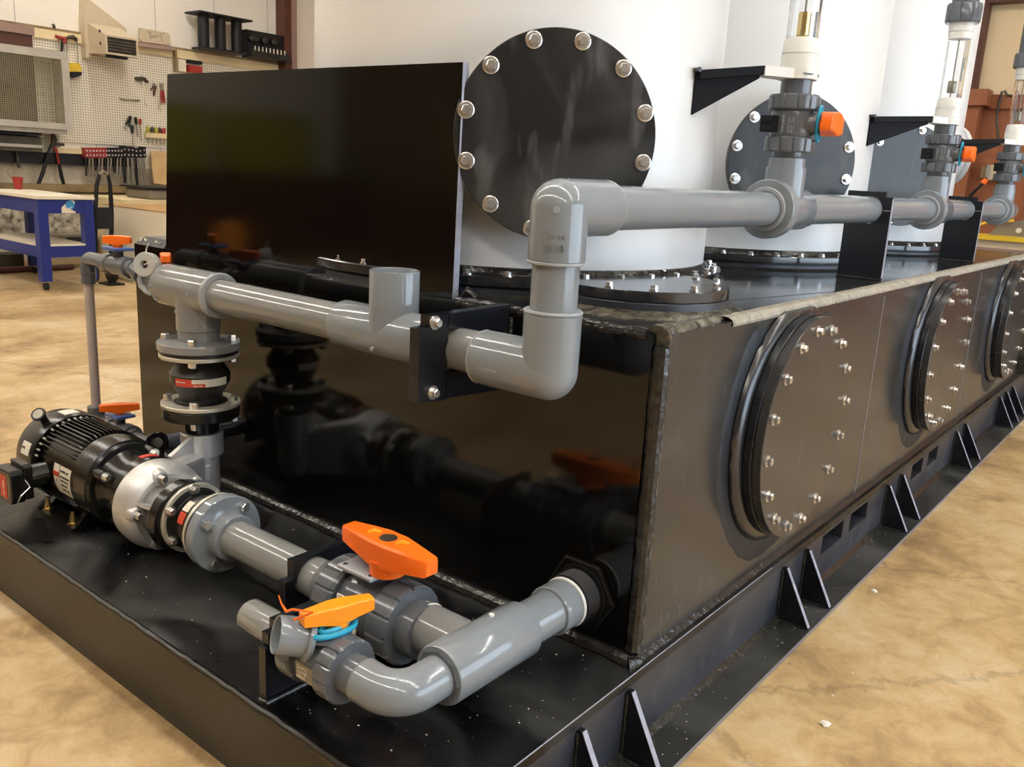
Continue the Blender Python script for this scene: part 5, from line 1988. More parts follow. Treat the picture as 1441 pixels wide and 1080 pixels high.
# leaning beige board with handwriting
t = thing('lettered_board', 'beige board with a handwritten word standing on the ledge right of the heater', 'board', at(216, 68, 1, WY - 0.1))
yb2 = WY - 0.095
P_ = [at(197, 39, 1, yb2), at(237, 46.5, 1, yb2), at(239.5, 51, 1, yb2), at(240, 64, 1, yb2), at(200, 59, 1, yb2), at(196, 55, 1, yb2)]
mb = MB()
mb.prism(P_, (0, 0.03, 0))
bd = emit('board', mb, M['heater'], t, smooth=False)
mb = MB()
P_ = [at(196, 59, 1, yb2), at(246, 66.5, 1, yb2), at(246, 71, 1, yb2 - 0.06), at(194, 65, 1, yb2 - 0.06)]
mb.prism(P_, (0, 0.05, 0))
emit('tray_foot', mb, M['brown_edge'], t, smooth=False)
for st in ([(209, 44), (211, 49), (212.5, 55)], [(209.5, 44.5), (213, 46.5)], [(211, 50), (214, 49.5)], [(214, 51), (215, 53), (217, 50), (217.6, 53)], [(218.5, 51), (219.5, 53.5), (220, 50.5), (222, 50)], [(222.5, 49), (224.5, 51.5)], [(226.5, 47.5), (227, 52), (228, 57), (228.5, 59)], [(229, 47.5), (231, 48)]):
    mb = MB()
    mb.tube([at(x, y, 1, yb2 - 0.001) for x, y in st], 0.0045, n=6)
    emit('handwriting', mb, M['tool_grey'], bd)

# hanging tools
t = thing('bar_clamp', 'red and black bar clamp hanging beside the mesh cabinet', 'clamp', at(88, 60, 1, WY - 0.1))
y_ = WY - 0.10
mb = MB()
mb.tube([at(78, 50.5, 1, y_), at(84, 53, 1, y_), at(91, 54, 1, y_), at(90, 61, 1, y_)], [0.02, 0.025, 0.035, 0.03], n=8)
emit('jaw', mb, M['red'], t)
mb = MB()
mb.tube([at(87.5, 58, 1, y_), at(87, 66, 1, y_), at(86.6, 73, 1, y_)], 0.018, n=8)
emit('grip', mb, M['black_satin'], t)
t = thing('come_along', 'yellow and black hand puller hanging on two thin rods left of the heater', 'puller', at(105, 100, 1, WY - 0.1))
mb = MB()
mb.tube([at(93, 54, 1, y_), at(97, 52.5, 1, y_), at(103, 52, 1, y_), at(107, 55, 1, y_), at(107.5, 58, 1, y_)], [0.02, 0.024, 0.03, 0.026, 0.018], n=8)
emit('hook', mb, M['shelf_dark'], t)
mb = MB()
mb.tube([at(94, 56, 1, y_), at(94.5, 95, 1, y_)], 0.010, n=6)
mb.tube([at(108, 58, 1, y_), at(110, 80, 1, y_), at(109.5, 90, 1, y_)], 0.008, n=6)
emit('rods', mb, M['tool_grey'], t)
mb = MB()
mb.prism([at(100, 88.5, 1, y_), at(112, 89, 1, y_), at(115.5, 98, 1, y_), at(114, 101, 1, y_), at(96, 101, 1, y_), at(94.5, 96, 1, y_)], (0, 0.07, 0))
emit('body', mb, M['yellow'], t, smooth=False)
mb = MB()
mb.prism([at(97, 101.2, 1, y_), at(115.5, 101.2, 1, y_), at(115, 106, 1, y_), at(103, 110, 1, y_), at(97, 106, 1, y_)], (0, 0.06, 0))
emit('drum', mb, M['black_satin'], t, smooth=False)
y_ = WY - 0.055
t = thing('claw_hammer', 'hammer with white handle hanging on the pegboard', 'hammer', at(203, 130, 1, y_))
mb = MB()
mb.tube([at(190.5, 111, 1, y_), at(194, 111, 1, y_), at(199, 110.5, 1, y_), at(204, 112, 1, y_), at(207, 115, 1, y_), at(209, 116, 1, y_)], [0.028, 0.028, 0.032, 0.03, 0.02, 0.008], n=10)
emit('head', mb, M['shelf_dark'], t)
mb = MB()
mb.tube([at(201.3, 113, 1, y_), at(203, 125, 1, y_), at(206, 146, 1, y_)], [0.014, 0.014, 0.018], n=10)
emit('handle', mb, M['card_white'], t)
t = thing('pliers', 'pliers with long red handles hanging at the right of the pegboard tools', 'pliers', at(228, 130, 1, y_))
mb = MB()
mb.tube([at(225.3, 116.5, 1, y_), at(226.5, 121, 1, y_), at(228.2, 127, 1, y_)], [0.010, 0.018, 0.02], n=8)
mb.tube([at(229.5, 117, 1, y_), at(229, 122, 1, y_), at(228.2, 127, 1, y_)], [0.010, 0.016, 0.02], n=8)
emit('jaws', mb, M['tool_grey'], t)
for q in ((227.4, 227, 226.9, 226.8), (229.0, 230, 231, 231.8)):
    mb = MB()
    mb.tube([at(q[0], 127, 1, y_), at(q[1], 132, 1, y_), at(q[2], 139, 1, y_), at(q[3], 145.5, 1, y_)], [0.014, 0.018, 0.018, 0.014], n=8)
    emit('handle', mb, M['red'], t)
t = thing('pliers', 'short dark red gripping pliers hanging between the hammer and the red-handled pliers', 'pliers', at(217, 125, 1, y_))
mb = MB()
mb.tube([at(216, 117, 1, y_), at(218, 121, 1, y_), at(219, 122, 1, y_)], [0.016, 0.024, 0.02], n=8)
emit('jaws', mb, M['tool_grey'], t)
mb = MB()
mb.tube([at(219, 121, 1, y_), at(218, 127, 1, y_), at(216.4, 135, 1, y_)], [0.018, 0.018, 0.014], n=8)
mb.tube([at(216.5, 121, 1, y_), at(212, 127, 1, y_)], [0.014, 0.010], n=8)
emit('handles', mb, M['brown'], t)
mb = MB()
mb.tube([at(226, 138, 1, y_), at(225, 148, 1, y_), at(222, 152, 1, y_), at(223, 154, 1, y_), at(227, 153.5, 1, y_)], 0.007, n=8)
one('wall_hook', 'small bent metal hook below the red-handled pliers', 'hook', mb, M['tool_grey'])
mb = MB()
mb.tube([at(168, 137, 1, y_), at(170, 139.5, 1, y_), at(182, 141, 1, y_), at(195, 141.5, 1, y_), at(197, 141.3, 1, y_)], [0.006, 0.008, 0.008, 0.012, 0.006], n=6)
one('peg_rail', 'thin empty metal peg rail in the middle of the pegboard', 'rail', mb, M['tool_grey'])
# screwdrivers and cutters
for i, (pts, col, lab) in enumerate((
    ([(180.5, 166), (182.5, 164)], 'black_satin', 'dark pliers with spread handles hanging left of the screwdrivers'),
    ([(185.8, 176), (186.5, 188)], 'black_satin', 'long screwdriver with brown handle hanging lowest on the pegboard'),
    ([(190.7, 165), (192, 175)], 'black_satin', 'screwdriver with thick black handle on the pegboard'),
    ([(197.2, 167), (197.6, 175)], 'red', 'screwdriver with red handle on the pegboard'))):
    t = thing('pliers' if i == 0 else 'screwdriver', lab, 'pliers' if i == 0 else 'screwdriver', at(*pts[0], 1, y_))
    mb = MB()
    if i == 0:
        mb.tube([at(183.5, 163.5, 1, y_), at(180, 170, 1, y_), at(177, 176, 1, y_)], [0.02, 0.02, 0.014], n=8)
        mb.tube([at(184, 164, 1, y_), at(182.5, 172, 1, y_), at(182, 178, 1, y_)], [0.02, 0.016, 0.012], n=8)
        emit('handles', mb, M['black_satin'], t)
        mb = MB()
        mb.tube([at(177, 177, 1, y_), at(174, 180, 1, y_), at(178, 183, 1, y_)], 0.010, n=8)
        emit('jaws', mb, M['tool_grey'], t)
    else:
        a, b = at(*pts[0], 1, y_), at(*pts[1], 1, y_)
        mb.tube([a, a + (b - a) * 0.15, b], [0.014, 0.024, 0.018], n=10)
        emit('handle', mb, M[col], t)
        mb = MB()
        mb.tube([b, b + (b - a).normalized() * (0.18 if i != 3 else 0.24)], 0.007, n=8)
        emit('shank', mb, M['tool_grey'], t)
t = thing('screwdriver_rack', 'pale timber rack for small screwdrivers at the right of the pegboard', 'rack', at(220, 192, 1, WY - 0.1))
a, b = at(205.5, 186, 1, WY - 0.10), at(245, 196, 1, WY - 0.10)
mb = MB()
mb.box((a.x, WY - 0.10, b.z), (b.x, WY - 0.021, a.z - 0.005))
emit('rack', mb, M['wood'], t, smooth=False)
for i, (px, col, nm) in enumerate(((208, 'green', 'dark green'), (214.5, 'shelf_dark', 'dark'), (220, 'green', 'yellow-green'), (225, 'brown', 'brown'), (230.5, 'red', 'red'))):
    t = thing('screwdriver', ['small dark green-handled screwdriver, first from the left in the timber rack', 'small dark-handled screwdriver, second from the left in the timber rack',
                              'small yellow-green-handled screwdriver, third from the left in the timber rack', 'small brown-handled screwdriver, fourth from the left in the timber rack',
                              'small red-handled screwdriver in the timber rack beside the black panel'][i], 'screwdriver', at(px, 186, 1, WY - 0.06), 'screwdrivers in the timber rack')
    c = at(px, 186, 1, WY - 0.06)
    mb = MB()
    mb.lathe((c.x, c.y, a.z - 0.003), (0, 0, 1), [(0, 0), (0, 0.026), (0.05, 0.030), (0.075, 0.022), (0.09, 0.014), (0.092, 0)], 14)
    emit('handle', mb, M[col], t)
    mb = MB()
    mb.cyl((c.x, c.y - 0.0, b.z - 0.10), (c.x, c.y, b.z - 0.002), 0.007, n=8)
    emit('shank', mb, M['tool_grey'], t)

# bolt cutters and hand vise at left
y_ = WY - 0.15
t = thing('bolt_cutter', 'large bolt cutter with spread black and red handles hung over the rail', 'cutter', at(72, 215, 1, y_))
mb = MB()
mb.tube([at(74, 188, 1, y_), at(76, 196, 1, y_), at(74, 206, 1, y_)], [0.03, 0.045, 0.03], n=8)
emit('blades', mb, M['shelf_dark'], t)
mb = MB()
mb.tube([at(72, 203, 1, y_), at(68, 214, 1, y_), at(66, 223, 1, y_)], 0.016, n=8)
mb.tube([at(66, 223, 1, y_), at(60, 244, 1, y_), at(53, 262, 1, y_)], [0.022, 0.028, 0.024], n=8)
emit('dark_handle', mb, M['black_satin'], t)
mb = MB()
mb.tube([at(74, 207, 1, y_), at(79, 210, 1, y_), at(83, 231, 1, y_)], 0.017, n=8)
emit('red_arm', mb, M['red'], t)
mb = MB()
mb.tube([at(83, 231, 1, y_), at(87, 250, 1, y_), at(91, 264, 1, y_)], [0.024, 0.028, 0.02], n=8)
emit('grip', mb, M['black_satin'], t)
mb = MB()
wbox(mb, 78, 201, 91, 206, WY - 0.05, 0.05)
a_ = at(78, 201, 1, WY - 0.1)
one('hand_brush', 'small dark brush lying on the timber strip right of the bolt cutter', 'brush', mb, M['shelf_dark'], smooth=False)
t = thing('hand_grinder', 'dark hand tool with curved arm hanging at the far left', 'tool', at(15, 210, 1, y_))
mb = MB()
mb.tube([at(10, 194, 1, y_), at(11, 200, 1, y_), at(11, 206, 1, y_)], [0.03, 0.04, 0.03], n=8)
mb.tube([at(11, 196, 1, y_), at(16, 204, 1, y_), at(25, 211, 1, y_)], 0.014, n=8)
emit('arm', mb, M['black_satin'], t)
mb = MB()
mb.tube([at(23.5, 214, 1, y_), at(25, 225, 1, y_), at(27, 236, 1, y_)], [0.012, 0.02, 0.02], n=8)
emit('grip', mb, M['shelf_dark'], t)

# C-clamp cluster on the rail
random.seed(5)
CL = [(121 + 4.6 * k, 'red') for k in range(7)] + [(152 + 4.4 * k, 'black_satin') for k in range(5)] + [(174 + 5.5 * k, 'black_satin') for k in range(6)]
for k, (px, col) in enumerate(CL):
    red = col == 'red'
    big = k >= 12
    lab = ('red-jawed bar clamp hanging %s on the dark rail' % ('first from the left', 'second from the left', 'third from the left', 'fourth from the left', 'fifth from the left', 'sixth from the left', 'last of the red row')[k]) if red else \
        (('black bar clamp hanging %s right of the red-jawed clamps' % ('first', 'second', 'third', 'fourth', 'fifth')[k - 7]) if not big else
         ('large black clamp hanging %s in the cluster left of the plywood offcut' % ('first', 'second', 'third', 'fourth', 'fifth', 'last')[k - 12]))
    yy = WY - 0.19 - 0.004 * (k % 3)
    t = thing('bar_clamp', lab, 'clamp', at(px, 210, 1, yy), 'bar clamps on the dark rail')
    L = random.uniform(18, 30) if not big else random.uniform(25, 42)
    off = random.uniform(-1, 1) + (3 if big else 0)
    top = at(px, 208 + (0 if not big else random.uniform(-3, 2)), 1, yy)
    mid = at(px + 0.3, 222, 1, yy)
    mb = MB()
    mb.box((top.x - 0.030, yy - 0.02, mid.z), (top.x + 0.030, yy + 0.09, top.z))
    emit('jaw', mb, M[col], t, smooth=False)
    mb = MB()
    mb.tube([mid, at(px + off * 0.5, 222 + L * 0.6, 1, yy), at(px + off, 222 + L, 1, yy)], 0.014 if not big else 0.02, n=6)
    emit('bar', mb, M['tool_grey'] if k % 3 else M['black_satin'], t)
    for q in (0.25, 0.7):
        mb = MB()
        zz = mid.z + (top.z - mid.z) * q
        mb.cyl((top.x, yy - 0.028, zz), (top.x, yy - 0.019, zz), 0.014, n=8)
        emit('rivet_light_dot', mb, M['steel'], t)

# rack of black rolls / pipe spool on the ledge
LEDGE = ZT1 + 0.036
t = thing('pipe_spool', 'black stand of three upright pipes between two plates on the ledge', 'stand', at(308, 85, 1, WY - 0.2))
a, b = at(272, 29, 1, WY - 0.35), at(338, 40, 1, WY - 0.35)
z1s = b.z + 0.10
x0s, x1s = at(283, 50, 1, WY - 0.3).x, at(338, 80, 1, WY - 0.3).x
mb = MB()
mb.box((x0s - 0.12, WY - 0.48, LEDGE + 0.50), (x1s + 0.12, WY - 0.06, LEDGE + 0.525))
emit('top_plate', mb, M['black_satin'], t, smooth=False)
mb = MB()
mb.box((x0s - 0.02, WY - 0.42, LEDGE + 0.001), (x1s + 0.06, WY - 0.06, LEDGE + 0.03))
emit('base_plate', mb, M['black_satin'], t, smooth=False)
for k in range(3):
    xx = x0s + 0.08 + (x1s - x0s - 0.10) * k / 2
    mb = MB()
    mb.cyl((xx, WY - 0.24, LEDGE + 0.031), (xx, WY - 0.24, LEDGE + 0.499), 0.085, n=24)
    emit('pipe', mb, M['black_satin'], t)
t = thing('knob_rack', 'dark rack with a row of round black knobs on the ledge beside the brown column', 'rack', at(365, 90, 1, WY - 0.2))
a, b = at(336, 49, 1, WY - 0.22), at(396, 95, 1, WY - 0.22)
zk = LEDGE
mb = MB()
a.x = x1s + 0.20
mb.box((a.x, WY - 0.2, zk + 0.001), (b.x + 0.1, WY - 0.06, zk + 0.42))
emit('back', mb, M['black_satin'], t, smooth=False)
mb = MB()
mb.box((a.x, WY - 0.33, zk + 0.001), (b.x + 0.1, WY - 0.201, zk + 0.13))
emit('tray', mb, M['black_plate'], t, smooth=False)
for px in (346, 360, 373, 386):
    c = at(px, 63 + (px - 346) * 0.15, 1, WY - 0.25)
    mb = MB()
    mb.lathe((max(c.x, a.x + 0.07), WY - 0.2, zk + 0.29), (0, -1, 0), [(0, 0), (0, 0.04), (0.03, 0.062), (0.07, 0.058), (0.085, 0.03), (0.085, 0)], 20)
    emit('knob', mb, M['rubber'], t)
for k in range(9):
    xx = a.x + 0.05 + (b.x - a.x) * k / 9
    mb = MB()
    mb.box((xx, WY - 0.336, zk + 0.10), (xx + 0.018, WY - 0.3305, zk + 0.17))
    emit('tab', mb, M['paper'], t, smooth=False)
# small packs hanging under the rail
mb = MB()
wbox(mb, 251, 83, 262, 101, WY - 0.06, 0.07)
one('hanging_pack', 'small white pack hanging under the timber rail left of the red pack', 'pack', mb, M['card_white'], smooth=False)
t = thing('hanging_pack', 'red and black pack hanging under the timber rail above the black panel', 'pack', at(275, 95, 1, WY - 0.1))
mb = MB()
wbox(mb, 265, 84, 285, 91, WY - 0.06, 0.08)
emit('top', mb, M['black_satin'], t, smooth=False)
mb = MB()
wbox(mb, 266, 91.2, 285, 104, WY - 0.06, 0.08)
emit('body', mb, M['red'], t, smooth=False)
mb = MB()
wbox(mb, 246, 69, 250, 101, WY - 0.06, 0.06)
one('rail_post', 'dark upright strip standing across the timber rail beside the white pack', 'post', mb, M['wood_dark'], smooth=False)
t = thing('wall_peg', 'dark peg sticking out of the wall above the timber rail, left of the heater', 'peg', at(76, 38, 1, WY - 0.03))
mb = MB()
mb.tube([at(75, 35, 1, WY - 0.08), at(76, 37.5, 1, WY - 0.06), at(78, 42, 1, WY - 0.004)], [0.022, 0.02, 0.010], n=8)
emit('peg', mb, M['shelf_dark'], t)

# brown steel column on the tool wall
mb = MB()
a, b = at(390, 50, 1, WY - 0.25), at(410, 50, 1, WY - 0.25)
mb.box((a.x + 0.16, WY - 0.25, FLOOR), (b.x, WY, CEIL))
struct('trim_3', mb, M['brown'], smooth=False)
mb = MB()
mb.box((b.x, WY - 0.27, FLOOR), (at(418, 50, 1, WY - 0.27).x, WY, CEIL))
struct('trim_4', mb, M['brown_edge'], smooth=False)

# ------------------------------------------------------------------ blue cart
CX0, CX1, CY0, CY1 = 2.40, 3.02, 9.16, 10.75
t = thing('workshop_cart', 'blue steel cart with two white shelves on the open floor at the left', 'cart', (2.7, 9.9, FLOOR))
lw = 0.11
for lx in (CX0, CX1 - lw):
    for ly in (CY0, CY1 - lw):
        mb = MB()
        mb.box((lx, ly, FLOOR + 0.10), (lx + lw, ly + lw, 0.755))
        lg = emit('leg', mb, M['blue_cart'], t, smooth=False)
        mb = MB()
        mb.cyl((lx + 0.035, ly + 0.05, FLOOR + 0.047), (lx + 0.07, ly + 0.05, FLOOR + 0.047), 0.046, n=20)
        cs = emit('caster', mb, M['black_satin'], lg)
        mb = MB()
        mb.box((lx + 0.03, ly + 0.03, FLOOR + 0.085), (lx + 0.075, ly + 0.07, FLOOR + 0.10))
        emit('caster_fork', mb, M['steel'], lg, smooth=False)
for (zl, zh, nm) in ((0.60, 0.755, 'upper_rail'), (0.11, 0.235, 'lower_rail')):
    mb = MB()
    mb.box((CX0 + lw, CY0 + 0.004, zl), (CX1 - lw, CY0 + 0.05, zh))
    mb.box((CX0 + lw, CY1 - 0.05, zl), (CX1 - lw, CY1 - 0.004, zh))
    mb.box((CX0 + 0.004, CY0 + lw, zl), (CX0 + 0.05, CY1 - lw, zh))
    mb.box((CX1 - 0.05, CY0 + lw, zl), (CX1 - 0.004, CY1 - lw, zh))
    rl = emit(nm, mb, M['blue_cart'], t, smooth=False)
    if nm == 'upper_rail':
        sx, sz, sy = 2.66, 0.605, CY0 + 0.003
        mb = MB()
        out = [(0.0, 0.0), (0.0, 0.06), (0.08, 0.135), (0.13, 0.145), (0.155, 0.125), (0.14, 0.08), (0.10, 0.04), (0.155, 0.015), (0.155, 0.0)]
        mb.prism([(sx + u, sy, sz + v) for u, v in out], (0, -0.001, 0))
        stk = emit('sticker', mb, M['top_white'], rl, smooth=False, label='white and blue round logo sticker')
        mb = MB()
        mb.lathe((sx + 0.095, sy - 0.001, sz + 0.088), (0, -1, 0), [(0, 0), (0, 0.050), (0.001, 0.050), (0.001, 0)], 24)
        emit('sticker_disc', mb, M['sky_blue'], stk)
        mb = MB()
        mb.tube([(sx + 0.06, sy - 0.003, sz + 0.06), (sx + 0.08, sy - 0.003, sz + 0.042), (sx + 0.115, sy - 0.003, sz + 0.066)], [0.004, 0.008, 0.004], n=8)
        emit('sticker_swoosh', mb, M['top_white'], stk)
mb = MB()
mb.box((CX0 - 0.02, CY0 - 0.02, 0.757), (CX1 + 0.01, CY1 + 0.01, 0.790))
emit('upper_shelf', mb, M['top_white'], t, smooth=False)
mb = MB()
mb.box((CX0 + lw * 0.6, CY0 + 0.05, 0.236), (CX1 - lw * 0.6, CY1 - 0.05, 0.255))
mb.box((CX0 + lw + 0.002, CY0 + 0.006, 0.236), (CX1 - lw - 0.002, CY0 + 0.05, 0.255))
mb.box((CX0 + 0.006, CY0 + lw + 0.002, 0.236), (CX0 + lw * 0.6, CY1 - lw, 0.255))
emit('lower_shelf', mb, M['top_white'], t, smooth=False)
# red cup with hook on the cart
t = thing('red_funnel', 'small red tin with wire hook on the far end of the cart top', 'tin', at(27, 266, 2, 0.790))
c = at(26, 266.5, 2, 0.7905)
mb = MB()
mb.lathe(c, (0, 0, 1), [(0, 0), (0, 0.045), (0.15, 0.062), (0.15, 0.056), (0.01, 0.04), (0.01, 0)], 20)
emit('tin', mb, M['red'], t)
mb = MB()
mb.tube([c + Vector((-0.07, 0, 0.13)), c + Vector((-0.11, 0, 0.19)), c + Vector((-0.10, 0, 0.25))], 0.008, n=6)
emit('hook', mb, M['tool_grey'], t)

# hand truck
t = thing('hand_truck', 'dark upright hand truck standing between the cart and the white carton', 'hand truck', (3.45, 9.7, FLOOR))
hy_ = 9.45
pa, pb = at(134, 300, 1, hy_), at(156, 300, 1, hy_)
for q, (xt, xb) in enumerate(((138, 130), (154, 158))):
    mb = MB()
    mb.tube([at(xt + 2 * (1 - 2 * q), 245, 1, hy_), at(xt - (2 if q == 0 else -1), 262, 1, hy_), at(134 if q == 0 else 157, 300, 1, hy_), Vector((at(134 if q == 0 else 156, 380, 1, hy_).x, hy_, FLOOR + 0.12))], [0.02, 0.024, 0.026, 0.026], n=10)
    emit('upright', mb, M['black_satin'], t)
mb = MB()
mb.tube([at(140, 246, 1, hy_), at(145, 241, 1, hy_), at(152, 246, 1, hy_)], 0.02, n=10)
emit('handle', mb, M['tool_grey'], t)
mb = MB()
a, b = at(133, 292, 1, hy_), at(157, 322, 1, hy_)
mb.box((a.x, hy_ - 0.03, b.z), (b.x, hy_ + 0.03, a.z))
emit('cross_plate', mb, M['black_plate'], t, smooth=False)
mb = MB()
mb.box((pa.x, hy_ - 0.25, FLOOR + 0.001), (pb.x, hy_ + 0.02, FLOOR + 0.02))
emit('toe_plate', mb, M['black_satin'], t, smooth=False)
for xx in (pa.x - 0.03, pb.x + 0.02):
    mb = MB()
    mb.cyl((xx - 0.03, hy_ + 0.10, FLOOR + 0.121), (xx + 0.03, hy_ + 0.10, FLOOR + 0.121), 0.12, n=24)
    emit('wheel', mb, M['rubber'], t)

# carton and what lies on it
t = thing('carton', 'big white cardboard carton with brown top behind the tank at the left', 'carton', (3.9, 9.3, FLOOR))
bx0, by0, bz = 3.60, 8.70, 0.655
mb = MB()
mb.box((bx0, by0, FLOOR + 0.001), (5.2, 10.1, bz - 0.012))
emit('body', mb, M['card_white'], t, smooth=False)
mb = MB()
mb.box((bx0 - 0.006, by0 - 0.006, bz - 0.011), (5.206, 10.106, bz))
emit('brown_lid', mb, M['card'], t, smooth=False)
mb = MB()
mb.box((3.95, 10.25, FLOOR + 0.001), (5.9, 11.5, 0.70))
one('packing_case', 'pale low packing case behind the carton under the hanging clamps', 'case', mb, M['wood'], smooth=False)
bz = 0.70
t = thing('grey_tray', 'dark grey shallow tray lying on the packing case beside the black panel', 'tray', at(215, 272, 1, 10.4))
mb = MB()
tc_ = at(212, 272, 1, 10.5)
mb.box((tc_.x - 0.10, tc_.y - 0.15, bz + 0.001), (tc_.x + 0.85, tc_.y + 0.5, bz + 0.14))
emit('tray', mb, M['tool_grey'], t, smooth=False, bevel=0.03)
mb = MB()
mb.box((tc_.x - 0.15, tc_.y - 0.20, bz + 0.142), (tc_.x + 0.90, tc_.y + 0.55, bz + 0.165))
emit('rim', mb, M['black_satin'], t, smooth=False, bevel=0.008)

# things stored behind the cart
mb = MB()
mb.box((2.05, 11.30, 0.0), (3.10, 11.36, 0.70))
one('white_board', 'white spattered board propped behind the cart at the left', 'board', mb, M['speck'], smooth=False)
mb = MB()
mb.box((3.18, 11.2, -0.05), (4.0, 11.26, 0.70))
one('speckled_slab', 'speckled stone-like slab seen through the cart below its top', 'slab', mb, M['speck'], smooth=False)
t = thing('grey_machine', 'low grey machine with dark slots seen through the cart', 'machine', (3.5, 10.95, FLOOR))
mb = MB()
mb.box((3.05, 10.9, FLOOR + 0.2), (3.88, 11.15, 0.20))
emit('case', mb, M['tool_grey'], t, smooth=False)
for xx in (3.12, 3.48):
    mb = MB()
    mb.box((xx, 10.892, 0.09), (xx + 0.30, 10.899, 0.17))
    emit('slot', mb, M['ink'], t, smooth=False)
mb = MB()
for lx in (3.1, 3.75):
    mb.box((lx, 10.95, FLOOR + 0.001), (lx + 0.05, 11.1, FLOOR + 0.2))
emit('leg', mb, M['black_satin'], t, smooth=False)
mb = MB()
mb.box((0.9, 10.95, FLOOR + 0.001), (2.95, 11.28, -0.04))
one('dark_crate', 'long dark crate on the floor behind the cart', 'crate', mb, M['shelf_dark'], smooth=False)
mb = MB()
mb.tube([(1.6, 10.86, FLOOR + 0.045), (2.9, 10.83, FLOOR + 0.045), (3.5, 10.81, FLOOR + 0.045)], 0.04, n=10)
one('red_bar', 'dark red steel bar lying on the floor behind the cart', 'bar', mb, M['brown'])

# ------------------------------------------------------------------ far right: wall fittings and table
t = thing('wall_switch_box', 'cream electrical box on the red-brown wall behind the farthest valve', 'switch box', (WX1 - 0.1, 1.2, 1.5))
a, b = at(1393, 232, 0, WX1 - 0.16), at(1412, 254, 0, WX1 - 0.16)
mb = MB()
mb.box((WX1 - 0.16, b.y, b.z), (WX1 - 0.061, a.y, a.z))
emit('box', mb, M['heater'], t, smooth=False)
mb = MB()
mb.box((WX1 - 0.17, a.y + 0.001, b.z + 0.02), (WX1 - 0.062, a.y + 0.08, a.z - 0.02))
emit('side_cover', mb, M['wood_dark'], t, smooth=False)
t = thing('hanging_torch', 'dark rod with red-orange tip leaning on the red-brown wall', 'rod', (WX1 - 0.2, 1.4, 1.3))
x_ = WX1 - 0.19
mb = MB()
mb.tube([at(1364, 277, 0, x_), at(1376, 265, 0, x_), at(1384, 257, 0, x_)], 0.018, n=8)
emit('rod', mb, M['black_satin'], t)
mb = MB()
mb.tube([at(1383, 258, 0, x_), at(1388, 252, 0, x_)], [0.036, 0.03], n=10)
emit('tip', mb, M['orange'], t)
mb = MB()
mb.tube([at(1388, 250, 0, x_), at(1389, 240, 0, x_), at(1391, 232, 0, x_)], 0.022, n=8)
emit('handle', mb, M['tool_grey'], t)
mb = MB()
xw = WX1 - 0.14
mb.tube([at(1404, 200, 0, xw), at(1404.5, 190, 0, xw), at(1402, 170, 0, xw), at(1404, 155, 0, xw), at(1408, 138, 0, xw), at(1410, 129, 0, xw), at(1414, 128, 0, xw), at(1417, 134, 0, xw), at(1425, 135, 0, xw)], 0.014, n=8)
one('hanging_cable', 'dark cable hanging down the red-brown wall from its ledge', 'cable', mb, M['shelf_dark'])
t = thing('far_bench', 'low bench with yellow metal parts beyond the tank at the right photo edge', 'bench', (7.6, 0.6, FLOOR))
mb = MB()
mb.box((7.35, -0.9, 0.80), (8.3, 1.25, 0.86))
emit('top', mb, M['brown_edge'], t, smooth=False)
mb = MB()
mb.box((7.4, -0.85, FLOOR + 0.001), (8.25, 1.2, 0.799))
emit('base', mb, M['shelf_dark'], t, smooth=False)
mb = MB()
mb.box((7.36, -0.85, 0.935), (7.95, 1.15, 0.972))
one('yellow_beam', 'yellow flat steel piece lying on the far bench', 'steel piece', mb, M['yellow'], smooth=False)
mb = MB()
mb.box((7.40, -0.80, 0.861), (8.1, 0.95, 0.934))
one('cream_case', 'flat cream case lying under the yellow steel on the far bench', 'case', mb, M['heater'], smooth=False)
t = thing('grey_fixture', 'dark grey machine part with bolts standing on the far bench', 'machine part', (7.9, 0.3, 0.97))
mb = MB()
mb.prism([(7.75, 0.75, 0.973), (7.75, 0.70, 1.06), (7.75, 0.45, 1.14), (7.75, -0.6, 1.18), (7.75, -0.6, 0.973)], (0.25, 0, 0))
emit('body', mb, M['tool_grey'], t, smooth=False)
mb = MB()
mb.tube([(7.72, 0.95, 1.0), (7.72, 0.80, 1.08), (7.72, 0.55, 1.12)], 0.012, n=8)
emit('yellow_strap', mb, M['yellow'], t)
for yy, zz in ((0.5, 1.03), (0.25, 1.08)):
    mb = MB()
    mb.cyl((7.735, yy, zz), (7.75, yy, zz), 0.025, n=10)
    emit('bolt', mb, M['paper'], t)

# ------------------------------------------------------------------ scraps on the floor at the right
random.seed(3)


def scrap(px, py, r, label, material='debris', flat=0.6):
    c = at(px, py, 2, FLOOR)
    mb = MB()
    n = 9
    mb.lathe(c + Vector((0, 0, 0.0005)), (0, 0, 1), [(0, 0), (0, r * 0.9), (r * flat * 0.5, r), (r * flat, r * 0.6), (r * flat * 1.1, 0)], n, rib=lambda i: random.uniform(0.65, 1.15))
    one('plastic_scrap', label, 'scrap', mb, M[material], 'scraps of plastic on the floor', smooth=False)


scrap(1161, 1021, 0.017, 'crumpled white scrap on the floor at the bottom right')
scrap(1230, 833, 0.013, 'small white scrap on the floor midway along the skid rail')
scrap(1417, 613, 0.03, 'dark brown leaf-like scrap on the floor by the far end of the rail', 'wood_dark', 0.2)
scrap(1418, 617, 0.022, 'darker small scrap beside the leaf-like one near the far end of the rail', 'wood_dark', 0.2)
for (px, py) in ((1111, 935), (1200, 948), (1238, 792), (1172, 980), (1218, 973)):
    scrap(px, py, 0.004, 'tiny crumb on the open floor right of the skid rail', 'wood_dark' if px in (1111, 1218) else 'debris')
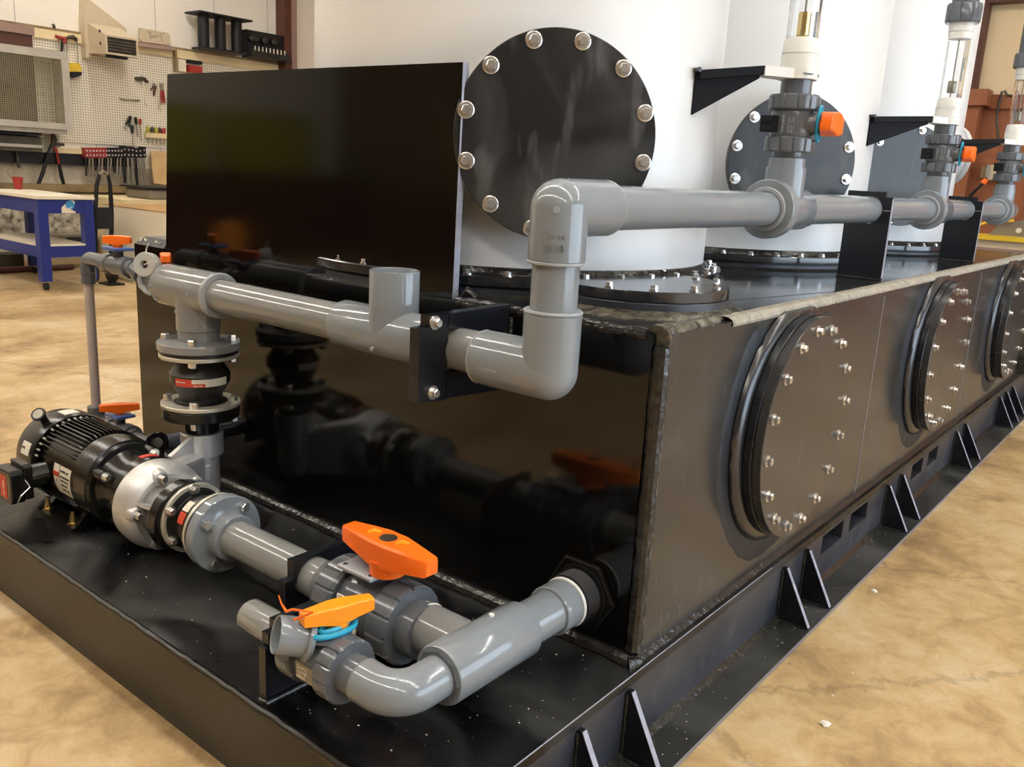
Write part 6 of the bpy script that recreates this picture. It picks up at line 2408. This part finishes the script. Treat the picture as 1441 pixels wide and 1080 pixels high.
# white plastic shavings sprinkled on the deck
mb = MB()
for k in range(150):
    x, y = random.uniform(DX + 0.03, -0.05), random.uniform(0.0, 1.9)
    if random.random() < 0.4:
        y = random.uniform(0, 0.6)
    r = random.choice((0.0006, 0.0008, 0.0010, 0.0010, 0.0017))
    mb.box((x - r, y - r, 0.0003), (x + r, y + r, r * 1.2))
o = emit('plastic_shavings', mb, M['debris'], smooth=False)
props(o, 'fine white plastic shavings sprinkled over the black deck', 'shavings', None, 'stuff')
mb = MB()
for k in range(60):
    x = random.uniform(-0.3, 2.2)
    y = random.uniform(-0.145, -0.05)
    r = random.choice((0.0008, 0.0011, 0.0016))
    mb.box((x - r, y - r, -0.2428), (x + r, y + r, -0.2428 + r))
o = emit('plastic_shavings', mb, M['debris'], smooth=False)
props(o, 'fine white plastic shavings on the foot flange of the side rail', 'shavings', None, 'stuff')

# ------------------------------------------------------------------ the hall behind the photographer (seen only as reflections)
for (x, y, z, sx, sy, sz, mm, nm, lab, cat) in (
        (-9.0, 11.1, 0, 5.0, 0.85, 1.35, 'brown', 'wall_bench', 'long brown bench against the left wall behind the photographer', 'bench'),
        (-7.9, 11.3, 1.36, 1.5, 0.6, 0.95, 'green', 'storage_box', 'olive green storage box on the bench behind the photographer', 'box'),
        (-5.9, 11.3, 1.36, 0.9, 0.6, 0.95, 'green', 'storage_box', 'smaller olive green storage box on the bench behind the photographer', 'box'),
        (-8.9, 5.2, 0, 1.0, 4.6, 1.2, 'brown', 'machine_cabinet', 'long brown machine cabinet against the hall front', 'cabinet'),
        (-8.8, 1.2, 0, 0.9, 2.6, 1.9, 'shelf_dark', 'storage_rack', 'dark storage rack against the hall front', 'rack'),
        (-8.6, 6.4, 1.201, 0.6, 1.6, 0.9, 'green', 'storage_box', 'olive green box on the machine cabinet behind the photographer', 'box'),
        (-8.4, -3.5, 0, 1.2, 3.4, 1.5, 'brown', 'machine_cabinet', 'brown machine cabinet near the hall front corner', 'cabinet')):
    mb = MB()
    mb.box((x, y, FLOOR + z + 0.001), (x + sx, y + sy, FLOOR + z + sz))
    one(nm, lab, cat, mb, M[mm], smooth=False)
mb = MB()
mb.lathe((-5.0, 9.4, FLOOR + 0.302), (0, 0, 1), [(0, 0), (0, 0.17), (0.22, 0.20), (0.36, 0.17), (0.44, 0.08), (0.45, 0)], 32)
one('orange_drum', 'rounded orange drum on a low stool behind the photographer', 'drum', mb, M['orange_light'])
mb = MB()
mb.box((-5.3, 9.1, FLOOR + 0.001), (-4.7, 9.7, FLOOR + 0.30))
one('low_stool', 'low dark stool carrying the orange drum behind the photographer', 'stool', mb, M['brown'], smooth=False)
